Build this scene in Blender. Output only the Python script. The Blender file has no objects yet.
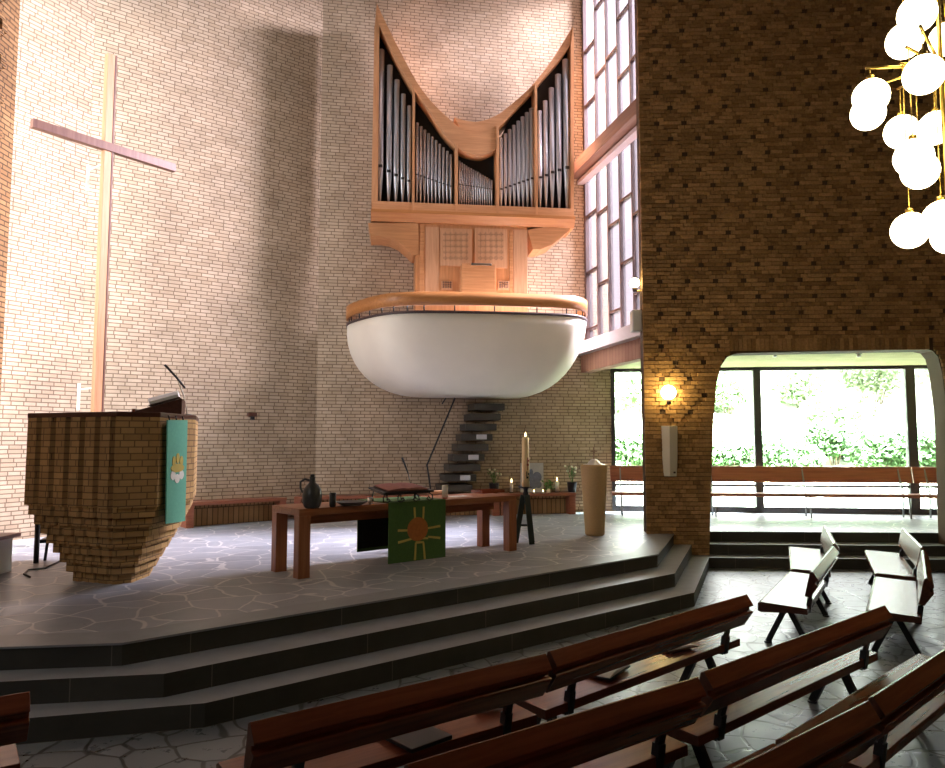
import bpy, bmesh, math, random
from mathutils import Vector, Matrix
random.seed(7)
PI = math.pi
SC = bpy.context.scene
COL = SC.collection
R = math.radians

# ------------------------------------------------------------------ camera, sky, light, exposure
EYE = 1.93
FPX, HORIZON = 735.0, 441.0
PITCH = math.atan((HORIZON - 384) / FPX)
cd = bpy.data.cameras.new('camera'); cam = bpy.data.objects.new('camera', cd); COL.objects.link(cam)
cd.sensor_fit = 'HORIZONTAL'; cd.sensor_width = 36.0; cd.lens = FPX / 945 * 36.0
cam.location = (0, 0, EYE); cam.rotation_euler = (PI / 2 + PITCH, 0, 0)
cd.clip_start = .05; cd.clip_end = 300
SC.camera = cam

w = bpy.data.worlds.new('world'); SC.world = w; w.use_nodes = True
bg = w.node_tree.nodes['Background']
bg.inputs[0].default_value = (.97, .98, 1.0, 1); bg.inputs[1].default_value = 8.5

def light(name, kind, energy, color, loc=(0, 0, 0), direction=(0, 0, -1), **kw):
    d = bpy.data.lights.new(name, kind); d.energy = energy; d.color = color
    for k, v in kw.items(): setattr(d, k, v)
    o = bpy.data.objects.new(name, d); COL.objects.link(o); o.location = loc
    o.rotation_euler = Vector(direction).to_track_quat('-Z', 'Y').to_euler()
    return o
# hazy sun on the garden, and the bright sky that faces the tall window beside the organ
light('sun', 'SUN', 1.7, (1.0, .97, .94), direction=(-.22, -.86, -.45), angle=R(24))
light('tall_window_daylight', 'AREA', 400000.0, (.83, .915, 1.0), loc=(10.5, 15.9, 14.2), direction=(-1, -.09, -.60),
      shape='RECTANGLE', size=5.2, size_y=5.0)
# daylight of the tall window in the niche behind the near end of the left wall
light('niche_daylight', 'AREA', 1080.0, (.83, .915, 1.0), loc=(-6.95, 8.2, 6.2), direction=(.75, .62, -.08),
      shape='RECTANGLE', size=2.0, size_y=8.0)
# added fill lamp by the nave's left wall, out of view, brightening the pulpit
light('nave_fill', 'AREA', 105.0, (1.0, .95, .9), loc=(-5.7, 2.0, 5.0), direction=(.62, .78, -.28),
      shape='RECTANGLE', size=3.0, size_y=2.5)
SC.view_settings.view_transform = 'Standard'; SC.view_settings.look = 'None'
SC.view_settings.exposure = 0.0; SC.view_settings.gamma = 1.0
SC.view_settings.use_curve_mapping = False
SC.cycles.max_bounces = 10; SC.cycles.diffuse_bounces = 6; SC.cycles.transparent_max_bounces = 12
SC.cycles.sample_clamp_indirect = 6.0
SC.cycles.use_denoising = True

# ------------------------------------------------------------------ measuring
def ray(px, py):
    c, s = math.cos(PITCH), math.sin(PITCH); u = -(py - 384) / FPX
    return Vector(((px - 472.5) / FPX, c - s * u, s + c * u))
def G(px, py, z):
    r = ray(px, py); return Vector((0, 0, EYE)) + r * ((z - EYE) / r.z)
def V(px, py, P, ang):
    n = Vector((-math.sin(ang), math.cos(ang), 0)); r = ray(px, py)
    return Vector((0, 0, EYE)) + r * ((n.x * P[0] + n.y * P[1]) / n.dot(r))
def D(px, py, y):
    r = ray(px, py); return Vector((0, 0, EYE)) + r * (y / r.y)

# ------------------------------------------------------------------ materials
MATS = {}
def nodes(name):
    m = bpy.data.materials.new(name); m.use_nodes = True; MATS[name] = m
    nt = m.node_tree; return m, nt, nt.nodes['Principled BSDF']
def N(nt, t, **kw):
    n = nt.nodes.new(t)
    for k, v in kw.items():
        if k.startswith('i_'):
            key = k[2:]; key = int(key) if key.isdigit() else key.replace('_', ' ')
            n.inputs[key].default_value = v
        else: setattr(n, k, v)
    return n
def c4(c): return (c[0], c[1], c[2], 1)
def plain(name, col, rough=.6, metal=0, var=.12, scale=9, bump=0.0, spec=.5, coat=0):
    m, nt, b = nodes(name)
    tc = N(nt, 'ShaderNodeTexCoord'); no = N(nt, 'ShaderNodeTexNoise', i_Scale=scale, i_Detail=4)
    nt.links.new(tc.outputs['Object'], no.inputs['Vector'])
    mx = N(nt, 'ShaderNodeMix', data_type='RGBA')
    mx.inputs[6].default_value = c4([x * (1 - var) for x in col]); mx.inputs[7].default_value = c4([min(1, x * (1 + var)) for x in col])
    nt.links.new(no.outputs[0], mx.inputs[0]); nt.links.new(mx.outputs[2], b.inputs['Base Color'])
    b.inputs['Roughness'].default_value = rough; b.inputs['Metallic'].default_value = metal
    b.inputs['Specular IOR Level'].default_value = spec
    if coat: b.inputs['Coat Weight'].default_value = coat
    if bump:
        bp = N(nt, 'ShaderNodeBump', i_Strength=bump, i_Distance=.01)
        nt.links.new(no.outputs[0], bp.inputs['Height']); nt.links.new(bp.outputs[0], b.inputs['Normal'])
    return m
def wood(name, c1, c2, rough=.4, axis=0, scale=1.0, spec=.5):
    m, nt, b = nodes(name)
    tc = N(nt, 'ShaderNodeTexCoord'); mp = N(nt, 'ShaderNodeMapping')
    s = [26 * scale] * 3; s[axis] = 1.6 * scale; mp.inputs['Scale'].default_value = s
    no = N(nt, 'ShaderNodeTexNoise', i_Scale=1, i_Detail=5, i_Roughness=.6, i_Distortion=.4)
    nt.links.new(tc.outputs['Object'], mp.inputs[0]); nt.links.new(mp.outputs[0], no.inputs['Vector'])
    rp = N(nt, 'ShaderNodeValToRGB'); rp.color_ramp.elements[0].position = .32; rp.color_ramp.elements[1].position = .68
    rp.color_ramp.elements[0].color = c4(c1); rp.color_ramp.elements[1].color = c4(c2)
    nt.links.new(no.outputs[0], rp.inputs[0]); nt.links.new(rp.outputs[0], b.inputs['Base Color'])
    b.inputs['Roughness'].default_value = rough; b.inputs['Specular IOR Level'].default_value = spec
    return m
def brick(name, ca, cb, cm, bw=.185, rh=.0645, mortar=.0085, bump=.6, tint=None):
    m, nt, b = nodes(name)
    uv = N(nt, 'ShaderNodeUVMap')
    # slight waviness of the courses
    br = N(nt, 'ShaderNodeTexBrick', offset=.42, offset_frequency=2, squash=1.25, squash_frequency=3, i_Scale=1.0)
    br.inputs['Mortar Size'].default_value = mortar; br.inputs['Mortar Smooth'].default_value = .25
    br.inputs['Brick Width'].default_value = bw; br.inputs['Row Height'].default_value = rh
    br.inputs['Color1'].default_value = c4(ca); br.inputs['Color2'].default_value = c4(cb); br.inputs['Mortar'].default_value = c4(cm)
    nt.links.new(uv.outputs[0], br.inputs['Vector'])
    no = N(nt, 'ShaderNodeTexNoise', i_Scale=1.3, i_Detail=5, i_Roughness=.65)
    nt.links.new(uv.outputs[0], no.inputs['Vector'])
    no2 = N(nt, 'ShaderNodeTexNoise', i_Scale=60, i_Detail=2)
    nt.links.new(uv.outputs[0], no2.inputs['Vector'])
    hs = N(nt, 'ShaderNodeHueSaturation')
    mr = N(nt, 'ShaderNodeMapRange', i_1=.3, i_2=.7, i_3=.82, i_4=1.18)
    nt.links.new(no.outputs[0], mr.inputs[0]); nt.links.new(mr.outputs[0], hs.inputs['Value'])
    nt.links.new(br.outputs['Color'], hs.inputs['Color']); nt.links.new(hs.outputs[0], b.inputs['Base Color'])
    b.inputs['Roughness'].default_value = .85; b.inputs['Specular IOR Level'].default_value = .25
    ad = N(nt, 'ShaderNodeMath', operation='MULTIPLY_ADD', i_1=.25)
    nt.links.new(no2.outputs[0], ad.inputs[0])
    iv = N(nt, 'ShaderNodeMath', operation='SUBTRACT', i_0=1.0); nt.links.new(br.outputs['Fac'], iv.inputs[1])
    nt.links.new(iv.outputs[0], ad.inputs[2])
    bp = N(nt, 'ShaderNodeBump', i_Strength=bump, i_Distance=.012)
    nt.links.new(ad.outputs[0], bp.inputs['Height']); nt.links.new(bp.outputs[0], b.inputs['Normal'])
    return m
def paving(name, c1, c2, cj, scale=2.1, joint=.022, rough=.42):
    m, nt, b = nodes(name)
    uv = N(nt, 'ShaderNodeUVMap')
    nz = N(nt, 'ShaderNodeTexNoise', i_Scale=1.5, i_Detail=2); nt.links.new(uv.outputs[0], nz.inputs['Vector'])
    vm = N(nt, 'ShaderNodeVectorMath', operation='MULTIPLY_ADD'); vm.inputs[1].default_value = (.25, .25, .25)
    nt.links.new(nz.outputs[1], vm.inputs[0]); nt.links.new(uv.outputs[0], vm.inputs[2])
    ve = N(nt, 'ShaderNodeTexVoronoi', feature='DISTANCE_TO_EDGE', i_Scale=scale); nt.links.new(vm.outputs[0], ve.inputs['Vector'])
    vc = N(nt, 'ShaderNodeTexVoronoi', feature='F1', i_Scale=scale); nt.links.new(vm.outputs[0], vc.inputs['Vector'])
    sep = N(nt, 'ShaderNodeSeparateColor'); nt.links.new(vc.outputs['Color'], sep.inputs[0])
    n2 = N(nt, 'ShaderNodeTexNoise', i_Scale=7, i_Detail=6, i_Roughness=.7); nt.links.new(uv.outputs[0], n2.inputs['Vector'])
    av = N(nt, 'ShaderNodeMath', operation='MULTIPLY_ADD', i_1=.55); nt.links.new(sep.outputs[0], av.inputs[0])
    sc = N(nt, 'ShaderNodeMath', operation='MULTIPLY', i_1=.5); nt.links.new(n2.outputs[0], sc.inputs[0]); nt.links.new(sc.outputs[0], av.inputs[2])
    m1 = N(nt, 'ShaderNodeMix', data_type='RGBA'); m1.inputs[6].default_value = c4(c1); m1.inputs[7].default_value = c4(c2)
    nt.links.new(av.outputs[0], m1.inputs[0])
    st = N(nt, 'ShaderNodeMapRange', i_1=joint * .5, i_2=joint, i_3=1.0, i_4=0.0); nt.links.new(ve.outputs['Distance'], st.inputs[0])
    m2 = N(nt, 'ShaderNodeMix', data_type='RGBA'); m2.inputs[7].default_value = c4(cj)
    nt.links.new(st.outputs[0], m2.inputs[0]); nt.links.new(m1.outputs[2], m2.inputs[6]); nt.links.new(m2.outputs[2], b.inputs['Base Color'])
    mr = N(nt, 'ShaderNodeMapRange', i_1=.3, i_2=.7, i_3=rough - .08, i_4=rough + .14); nt.links.new(n2.outputs[0], mr.inputs[0]); nt.links.new(mr.outputs[0], b.inputs['Roughness'])
    hh = N(nt, 'ShaderNodeMath', operation='MULTIPLY_ADD', i_1=-1.0); sm = N(nt, 'ShaderNodeMath', operation='MULTIPLY', i_1=.18); nt.links.new(sc.outputs[0], sm.inputs[0]); nt.links.new(st.outputs[0], hh.inputs[0]); nt.links.new(sm.outputs[0], hh.inputs[2])
    bp = N(nt, 'ShaderNodeBump', i_Strength=.25, i_Distance=.006); nt.links.new(hh.outputs[0], bp.inputs['Height']); nt.links.new(bp.outputs[0], b.inputs['Normal'])
    return m
def emit(name, col, strength):
    m, nt, b = nodes(name)
    b.inputs['Base Color'].default_value = c4(col); b.inputs['Emission Color'].default_value = c4(col); b.inputs['Emission Strength'].default_value = strength
    return m
def pane(name, tint, translucent=0.0, gloss=.06):
    m, nt, b = nodes(name); nt.nodes.remove(b); out = nt.nodes['Material Output']
    t = N(nt, 'ShaderNodeBsdfTransparent'); t.inputs[0].default_value = c4(tint)
    g = N(nt, 'ShaderNodeBsdfGlossy', i_Roughness=.03); mx = N(nt, 'ShaderNodeMixShader', i_0=gloss)
    nt.links.new(t.outputs[0], mx.inputs[1]); nt.links.new(g.outputs[0], mx.inputs[2]); last = mx
    if translucent:
        tr = N(nt, 'ShaderNodeBsdfTranslucent'); tr.inputs[0].default_value = (.95, .86, .92, 1)
        m2 = N(nt, 'ShaderNodeMixShader', i_0=translucent); nt.links.new(mx.outputs[0], m2.inputs[1]); nt.links.new(tr.outputs[0], m2.inputs[2]); last = m2
    nt.links.new(last.outputs[0], out.inputs[0]); return m

M_BRICK = brick('yellow_brick', (.50, .38, .268), (.41, .30, .20), (.18, .125, .08))
M_BRICKD = brick('ochre_brick', (.36, .20, .085), (.27, .14, .058), (.085, .05, .025), bump=.8)
M_BRICKP = brick('brown_brick', (.50, .305, .125), (.38, .225, .09), (.19, .115, .055), bw=.13, mortar=.006, bump=.6)
def island_brick(name, ca, cb):
    m, nt, b = nodes(name)
    ge = N(nt, 'ShaderNodeNewGeometry'); mx = N(nt, 'ShaderNodeMix', data_type='RGBA'); mx.inputs[6].default_value = c4(ca); mx.inputs[7].default_value = c4(cb)
    nt.links.new(ge.outputs['Random Per Island'], mx.inputs[0])
    tc = N(nt, 'ShaderNodeTexCoord'); no = N(nt, 'ShaderNodeTexNoise', i_Scale=28, i_Detail=4); nt.links.new(tc.outputs['Object'], no.inputs['Vector'])
    hs = N(nt, 'ShaderNodeHueSaturation'); mr = N(nt, 'ShaderNodeMapRange', i_1=.3, i_2=.7, i_3=.8, i_4=1.2)
    nt.links.new(no.outputs[0], mr.inputs[0]); nt.links.new(mr.outputs[0], hs.inputs['Value']); nt.links.new(mx.outputs[2], hs.inputs['Color']); nt.links.new(hs.outputs[0], b.inputs['Base Color'])
    b.inputs['Roughness'].default_value = .85; b.inputs['Specular IOR Level'].default_value = .25
    bp = N(nt, 'ShaderNodeBump', i_Strength=.3, i_Distance=.006); nt.links.new(no.outputs[0], bp.inputs['Height']); nt.links.new(bp.outputs[0], b.inputs['Normal'])
    return m
M_BRICKI = island_brick('ochre_wall_brick', (.48, .285, .12), (.25, .14, .055))
M_MORTAR = plain('dark_brick_joint', (.085, .05, .026), .9)
M_STEEL = plain('grey_steel', (.30, .31, .32), .35, metal=.6)
M_NAVE = paving('dark_jointed_slate_paving', (.12, .135, .15), (.27, .295, .315), (.05, .05, .048), scale=3.5, joint=.045, rough=.30)
M_CHOIR = paving('light_jointed_slate_paving', (.23, .25, .285), (.40, .425, .47), (.62, .61, .60), scale=2.5, joint=.034, rough=.34)
M_SLAB = plain('grey_stone_slab', (.27, .285, .31), .42, scale=5, var=.25)
M_RISER = brick('shaded_riser_slab', (.060, .058, .050), (.078, .074, .060), (.15, .14, .11), bw=1.05, rh=2.0, mortar=.004, bump=.1)  # darkness of the unlit front risers is put into this colour
M_CEIL = plain('grey_plaster', (.30, .27, .24), .9)
M_PLASTER = plain('white_plaster', (.88, .82, .70), .7, var=.05, scale=3, bump=.1)
M_DARKWIN = plain('dark_window_bar', (.075, .048, .045), .5)
M_BLACKFR = plain('black_window_frame', (.035, .03, .028), .5)
M_BEAM = wood('brown_beam_wood', (.22, .12, .085), (.30, .175, .13), .6)
M_SILL = plain('pale_sill', (.66, .58, .62), .55, var=.04)
M_FASCIA = brick('board_fascia_wood', (.36, .19, .13), (.29, .145, .10), (.12, .06, .04), bw=.11, rh=9.0, mortar=.005, bump=.3)
M_SOFFIT = brick('pale_board_ceiling', (.52, .50, .27), (.46, .44, .22), (.26, .25, .12), bw=9.0, rh=.1, mortar=.004, bump=.2)
M_PEW = wood('red_brown_pew_wood', (.135, .036, .018), (.235, .066, .032), .26)
M_PEWD = wood('dark_pew_wood', (.06, .020, .012), (.10, .036, .020), .35)
M_IRON = plain('black_iron', (.012, .013, .015), .4, spec=.4)
M_ALTAR = wood('teak_altar_wood', (.25, .085, .035), (.40, .155, .065), .4)
M_ALTARZ = wood('teak_altar_leg_wood', (.25, .085, .035), (.40, .155, .065), .4, axis=2)
M_BENCHW = wood('red_bench_wood', (.24, .07, .035), (.36, .12, .06), .4)
M_OAK = wood('light_oak', (.50, .235, .10), (.66, .34, .16), .42)
M_OAKZ = wood('light_oak_upright', (.50, .235, .10), (.66, .34, .16), .42, axis=2)
M_OAKP = wood('pale_oak_panel', (.56, .31, .17), (.70, .42, .25), .45, axis=2)
M_RAIL = wood('orange_rail_wood', (.42, .165, .045), (.54, .235, .075), .4)
M_CROSS = wood('cross_wood', (.46, .22, .10), (.58, .31, .16), .45, axis=2)
M_CROSSD = wood('cross_dark_wood', (.15, .06, .04), (.21, .095, .06), .45, axis=2)
M_TIN = plain('polished_tin', (.70, .74, .80), .26, metal=.6, var=.03)
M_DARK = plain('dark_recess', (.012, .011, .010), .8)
M_GREEN = plain('green_cloth', (.065, .14, .035), .9, scale=40, var=.2)
M_BLACKSH = plain('matt_black_and_shade', (.010, .013, .014), .9)  # gloves and book cover; also paints the shade behind the altar cloth
M_TURQ = plain('turquoise_cloth', (.15, .46, .33), .9, scale=30, var=.12)
M_GOLD = plain('gold_embroidery', (.55, .42, .10), .8)
M_ORANGE = plain('orange_embroidery', (.42, .14, .03), .8, var=.3, scale=30)
M_WHITE = plain('white_fabric', (.78, .77, .72), .8, var=.04)
M_PAPER = plain('paper', (.74, .72, .68), .8, var=.05)
M_PINKPAGE = plain('reddish_page', (.34, .14, .12), .8, var=.25, scale=25)
M_STONEWARE = plain('grey_stoneware', (.045, .046, .045), .35, var=.3)
M_BLACKW = plain('black_ware', (.016, .015, .016), .35)
M_FONT = plain('sandstone', (.48, .33, .16), .8, var=.14, scale=45, bump=.15)
M_SILVER = plain('silver', (.75, .74, .72), .28, metal=1, var=.03)
M_WAX = plain('ivory_wax', (.85, .68, .38), .5, var=.06)
M_WAXW = plain('white_wax', (.82, .80, .74), .5, var=.03)
M_RED = plain('red_wax', (.32, .03, .03), .5)
M_STAND = plain('dark_green_wood', (.022, .032, .026), .5)
M_LEAF = plain('plant_leaf', (.10, .20, .045), .6, var=.35, scale=20)
M_PETAL = plain('cream_petal', (.85, .82, .62), .6, var=.05)
M_TREAD = plain('dark_slate_tread', (.050, .042, .032), .7, var=.25, bump=.1)
M_TREADE = plain('lit_tread_end', (.52, .50, .52), .8, var=.06)  # light on the tread ends put into the colour
M_BRASS = plain('brass', (.70, .48, .12), .3, metal=1, var=.05)
M_SPKW = plain('cream_enamel', (.70, .66, .52), .5, var=.04)
M_BLUEGREY = plain('slate_blue_print', (.16, .18, .24), .6, var=.5, scale=18)
M_PRINT = plain('pale_grey_print', (.50, .48, .47), .6, var=.2, scale=14)
M_GRASS = plain('pale_grass', (.50, .55, .40), .95, var=.25, scale=.7)
M_TERRACE = plain('pale_terrace', (.62, .62, .58), .9)
M_HEDGE = plain('hedge_leaf', (.07, .145, .045), .6, var=.5, scale=3)
M_HEDGEL = plain('light_bush_leaf', (.20, .29, .13), .6, var=.4, scale=3)
M_TRUNK = plain('bark', (.12, .08, .05), .9)
M_GLOBE = emit('lit_opal_globe', (1.0, .86, .52), 8.0)
M_LAMP = emit('lit_opal_wall_globe', (1.0, .76, .32), 42.0)
M_FLAME = emit('flame', (1.0, .70, .30), 12.0)
M_PANE = pane('pink_tinted_glass', (.300, .275, .287), .004)
M_GLASS = pane('clear_glass', (.97, .99, .98), 0)

# ------------------------------------------------------------------ mesh building
class MB:
    def __init__(s): s.v = []; s.f = []; s.mi = []; s.sm = []
    def face(s, idx, mi=0, smooth=False): s.f.append(list(idx)); s.mi.append(mi); s.sm.append(smooth)
    def box(s, x0, x1, y0, y1, z0, z1, mi=0):
        b = len(s.v)
        s.v += [Vector(p) for p in ((x0,y0,z0),(x1,y0,z0),(x1,y1,z0),(x0,y1,z0),(x0,y0,z1),(x1,y0,z1),(x1,y1,z1),(x0,y1,z1))]
        for q in ((0,3,2,1),(4,5,6,7),(0,1,5,4),(1,2,6,5),(2,3,7,6),(3,0,4,7)): s.face([b+i for i in q], mi)
        return s
    def prism(s, pts, fn, mi=0, mcap=None, smooth=False, mcap0=None):
        """pts 2D outline; fn(p, k) -> 3D for k=0,1"""
        n = len(pts); b = len(s.v)
        s.v += [Vector(fn(p, 0)) for p in pts] + [Vector(fn(p, 1)) for p in pts]
        mc = mi if mcap is None else mcap
        s.face([b+i for i in range(n)][::-1], mc if mcap0 is None else mcap0); s.face([b+n+i for i in range(n)], mc)
        for i in range(n):
            j = (i+1) % n; s.face([b+i, b+j, b+n+j, b+n+i], mi, smooth)
        return s
    def xz(s, pts, y0, y1, mi=0, **k): return s.prism(pts, lambda p, t: (p[0], y1 if t else y0, p[1]), mi, **k)
    def yz(s, pts, x0, x1, mi=0, **k): return s.prism(pts, lambda p, t: (x1 if t else x0, p[0], p[1]), mi, **k)
    def xy(s, pts, z0, z1, mi=0, **k): return s.prism(pts, lambda p, t: (p[0], p[1], z1 if t else z0), mi, **k)
    def bar(s, a, b, w, d=None, up=(0, 0, 1), mi=0):
        a = Vector(a); b = Vector(b); d = d or w; t = (b-a).normalized(); u = Vector(up)
        if abs(t.dot(u)) > .95: u = Vector((1, 0, 0))
        sx = t.cross(u).normalized(); sy = sx.cross(t).normalized(); k = len(s.v)
        for p in (a, b):
            for i, j in ((-1,-1),(1,-1),(1,1),(-1,1)): s.v.append(p + sx*(i*w/2) + sy*(j*d/2))
        for q in ((0,3,2,1),(4,5,6,7),(0,1,5,4),(1,2,6,5),(2,3,7,6),(3,0,4,7)): s.face([k+i for i in q], mi)
        return s
    def tube(s, pts, r, n=10, mi=0, cap=True):
        pts = [Vector(p) for p in pts]; rs = r if isinstance(r, (list, tuple)) else [r]*len(pts); k = len(s.v)
        up = Vector((0, 0, 1)); prev = None
        for i, p in enumerate(pts):
            t = (pts[min(i+1, len(pts)-1)] - pts[max(i-1, 0)]).normalized()
            if prev is None:
                u = up if abs(t.dot(up)) < .9 else Vector((1, 0, 0)); sx = t.cross(u).normalized()
            else: sx = (prev - t*prev.dot(t)).normalized()
            prev = sx; sy = t.cross(sx)
            for j in range(n):
                a = 2*PI*j/n; s.v.append(p + (sx*math.cos(a) + sy*math.sin(a))*rs[i])
        for i in range(len(pts)-1):
            for j in range(n):
                j2 = (j+1) % n; s.face([k+i*n+j, k+i*n+j2, k+(i+1)*n+j2, k+(i+1)*n+j], mi, True)
        if cap:
            s.face([k+j for j in range(n)][::-1], mi); s.face([k+(len(pts)-1)*n+j for j in range(n)], mi)
        return s
    def lathe(s, prof, n=24, c=(0, 0, 0), mi=0):
        k = len(s.v)
        for r, z in prof:
            for j in range(n):
                a = 2*PI*j/n; s.v.append(Vector((c[0]+r*math.cos(a), c[1]+r*math.sin(a), c[2]+z)))
        for i in range(len(prof)-1):
            for j in range(n):
                j2 = (j+1) % n; s.face([k+i*n+j, k+i*n+j2, k+(i+1)*n+j2, k+(i+1)*n+j], mi, True)
        s.face([k+j for j in range(n)][::-1], mi); s.face([k+(len(prof)-1)*n+j for j in range(n)], mi)
        return s
    def ball(s, c, r, n=16, mi=0, sz=1.0):
        return s.lathe([(max(1e-4, r*math.sin(PI*i/n)), -r*sz*math.cos(PI*i/n)) for i in range(n+1)], n*2, c, mi)
    def build(s, name, mats, parent=None, bevel=0, kind=None, loc=None, rz=0):
        me = bpy.data.meshes.new(name); bm = bmesh.new()
        vs = [bm.verts.new(p) for p in s.v]
        for f, mi, sm in zip(s.f, s.mi, s.sm):
            try:
                fc = bm.faces.new([vs[i] for i in f]); fc.material_index = mi; fc.smooth = sm
            except ValueError: pass
        bmesh.ops.recalc_face_normals(bm, faces=bm.faces)
        big = [f for f in bm.faces if len(f.verts) > 5]
        if big: bmesh.ops.triangulate(bm, faces=big)
        uvl = bm.loops.layers.uv.new('UVMap')
        for f in bm.faces:
            n = f.normal
            if abs(n.z) > .8:
                for l in f.loops: l[uvl].uv = (l.vert.co.x, l.vert.co.y)
            else:
                t = Vector((-n.y, n.x, 0)).normalized()
                if t.x < -.3 or (abs(t.x) <= .3 and t.y < 0): t = -t
                for l in f.loops: l[uvl].uv = (l.vert.co.dot(t), l.vert.co.z)
        bm.to_mesh(me); bm.free()
        for m in (mats if isinstance(mats, (list, tuple)) else [mats]): me.materials.append(m)
        o = bpy.data.objects.new(name, me); COL.objects.link(o)
        if parent: o.parent = parent
        if loc is not None: o.location = loc
        o.rotation_euler.z = rz
        if bevel:
            b = o.modifiers.new('bevel', 'BEVEL'); b.width = bevel; b.segments = 2; b.limit_method = 'ANGLE'; b.angle_limit = R(50)
        if kind: o['kind'] = kind
        return o
def tag(o, label, cat, group=None):
    o['label'] = label; o['category'] = cat
    if group: o['group'] = group
    return o
def thing(name, label, cat, loc=(0, 0, 0), rz=0, group=None):
    o = bpy.data.objects.new(name, None); COL.objects.link(o); o.location = loc; o.rotation_euler.z = rz
    o.empty_display_size = .1
    return tag(o, label, cat, group)
def dup(root, loc, rz, label, group=None):
    def cp(o, par):
        c = o.copy(); COL.objects.link(c)
        if par: c.parent = par
        for ch in list(o.children): cp(ch, c)
        return c
    r = cp(root, None); r.location = loc; r.rotation_euler.z = rz; r['label'] = label
    if group: r['group'] = group
    return r
def struct(mb, name, mats, **k): return mb.build(name, mats, kind='structure', **k)

# ------------------------------------------------------------------ setting
CH = 11.6                     # ceiling height
PZ = .48                      # choir platform
C1 = Vector((-3.02, 14.22)); C2 = Vector((2.38, 15.27)); C3 = Vector((2.98, 15.39))
FB = Vector((-6.28, 11.73)); FA = Vector((-7.45, 9.56))
RW = Vector((2.75, 11.69)); RA = R(-3.5)

def wall(name, A, B, z0, z1, th, mat, back=0):
    d = Vector(B) - Vector(A); L = d.length
    return struct(MB().box(-back, L + back, 0, th, z0, z1), name, mat, loc=(A[0], A[1], 0), rz=math.atan2(d.y, d.x))

fl = MB(); fl.xy([(-9, -5.2), (10.2, -5.2), (10.2, 12.2), (-9, 12.2)], -.12, 0)
struct(fl, 'floor', M_NAVE)
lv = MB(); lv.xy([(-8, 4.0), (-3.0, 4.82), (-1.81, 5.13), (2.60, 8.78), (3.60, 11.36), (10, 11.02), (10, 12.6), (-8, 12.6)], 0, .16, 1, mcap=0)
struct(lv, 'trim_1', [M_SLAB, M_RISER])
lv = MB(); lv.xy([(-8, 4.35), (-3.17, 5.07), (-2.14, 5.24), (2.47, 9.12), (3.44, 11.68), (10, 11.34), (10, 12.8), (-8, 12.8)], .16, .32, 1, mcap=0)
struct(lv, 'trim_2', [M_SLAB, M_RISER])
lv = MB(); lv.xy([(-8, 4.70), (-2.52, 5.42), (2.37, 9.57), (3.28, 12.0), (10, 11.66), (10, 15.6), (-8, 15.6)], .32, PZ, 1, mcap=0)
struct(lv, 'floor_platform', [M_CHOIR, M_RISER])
ed = MB()   # smooth slabs along the platform edge
ed.xy([(-8, 4.69), (-2.52, 5.41), (2.38, 9.565), (3.28, 11.99), (2.98, 11.99), (2.10, 9.72), (-2.63, 5.74), (-8, 5.03)], PZ - .012, PZ + .004)
struct(ed, 'trim_3', M_SLAB)

wall('wall_back', C1, C3, 0, CH, .3, M_BRICK)
wall('wall_back_left', FB, C1, 0, CH, .3, M_BRICK)
wall('wall_far_left', FA, FB, 0, CH, .3, M_BRICK)

def course_pattern(mb, x0, x1, z0, z1, inside, P=.44, out=.026):
    rh = .0655; k = 0; z = math.ceil(z0/rh)*rh
    r = int(round(z/rh)); step = P/7
    while z + rh < z1:
        for sgn in (1, -1):
            base = (r*step*sgn) % P; x = x0 + base
            while x < x1 - .12:
                if inside(x, z): mb.box(x, x + .105, -out, .01, z + .004, z + .0615)
                x += P
        r += 1; z = r*rh
# right wall with its opening to the side room
rw = MB(); Lr = 7.6
def rwp(px, py):
    p = V(px, py, RW, RA); q = (p.xy - RW); return (q.dot(Vector((math.cos(RA), math.sin(RA)))), p.z)
jl = [rwp(709.5, 554), rwp(711, 480), rwp(713.5, 420), rwp(716.5, 385), rwp(721, 366), rwp(727, 357), rwp(737, 353.2)]
jr = [rwp(925, 349.3), rwp(933, 351), rwp(938, 357), rwp(942, 372), rwp(947, 410), rwp(950, 480), rwp(952, 556)]
xl, xr = jl[0][0], jr[-1][0]
outl = [(0, 0), (xl, 0)] + jl + jr + [(xr, 0), (Lr, 0), (Lr, CH), (0, CH)]
rw.xz(outl, 0, .36)
def in_rw(x, z):
    if z > 3.55: return True
    if x + .13 < xl or x > xr + .03: return True
    return False
wall_r = struct(rw, 'wall_right', M_MORTAR, loc=(RW.x, RW.y, 0), rz=RA)
def jx(pts, z):
    if z <= pts[0][1]: return pts[0][0]
    for a, b in zip(pts, pts[1:]):
        if a[1] <= z <= b[1]: return a[0] + (b[0]-a[0])*(z-a[1])/max(1e-6, b[1]-a[1])
    return pts[-1][0]
ZT = jl[-1][1] + .03; jrr = jr[::-1]
sk = MB(); rh = .0655; P = .44; Lv = 6.2; rr = random.Random(11)
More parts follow.
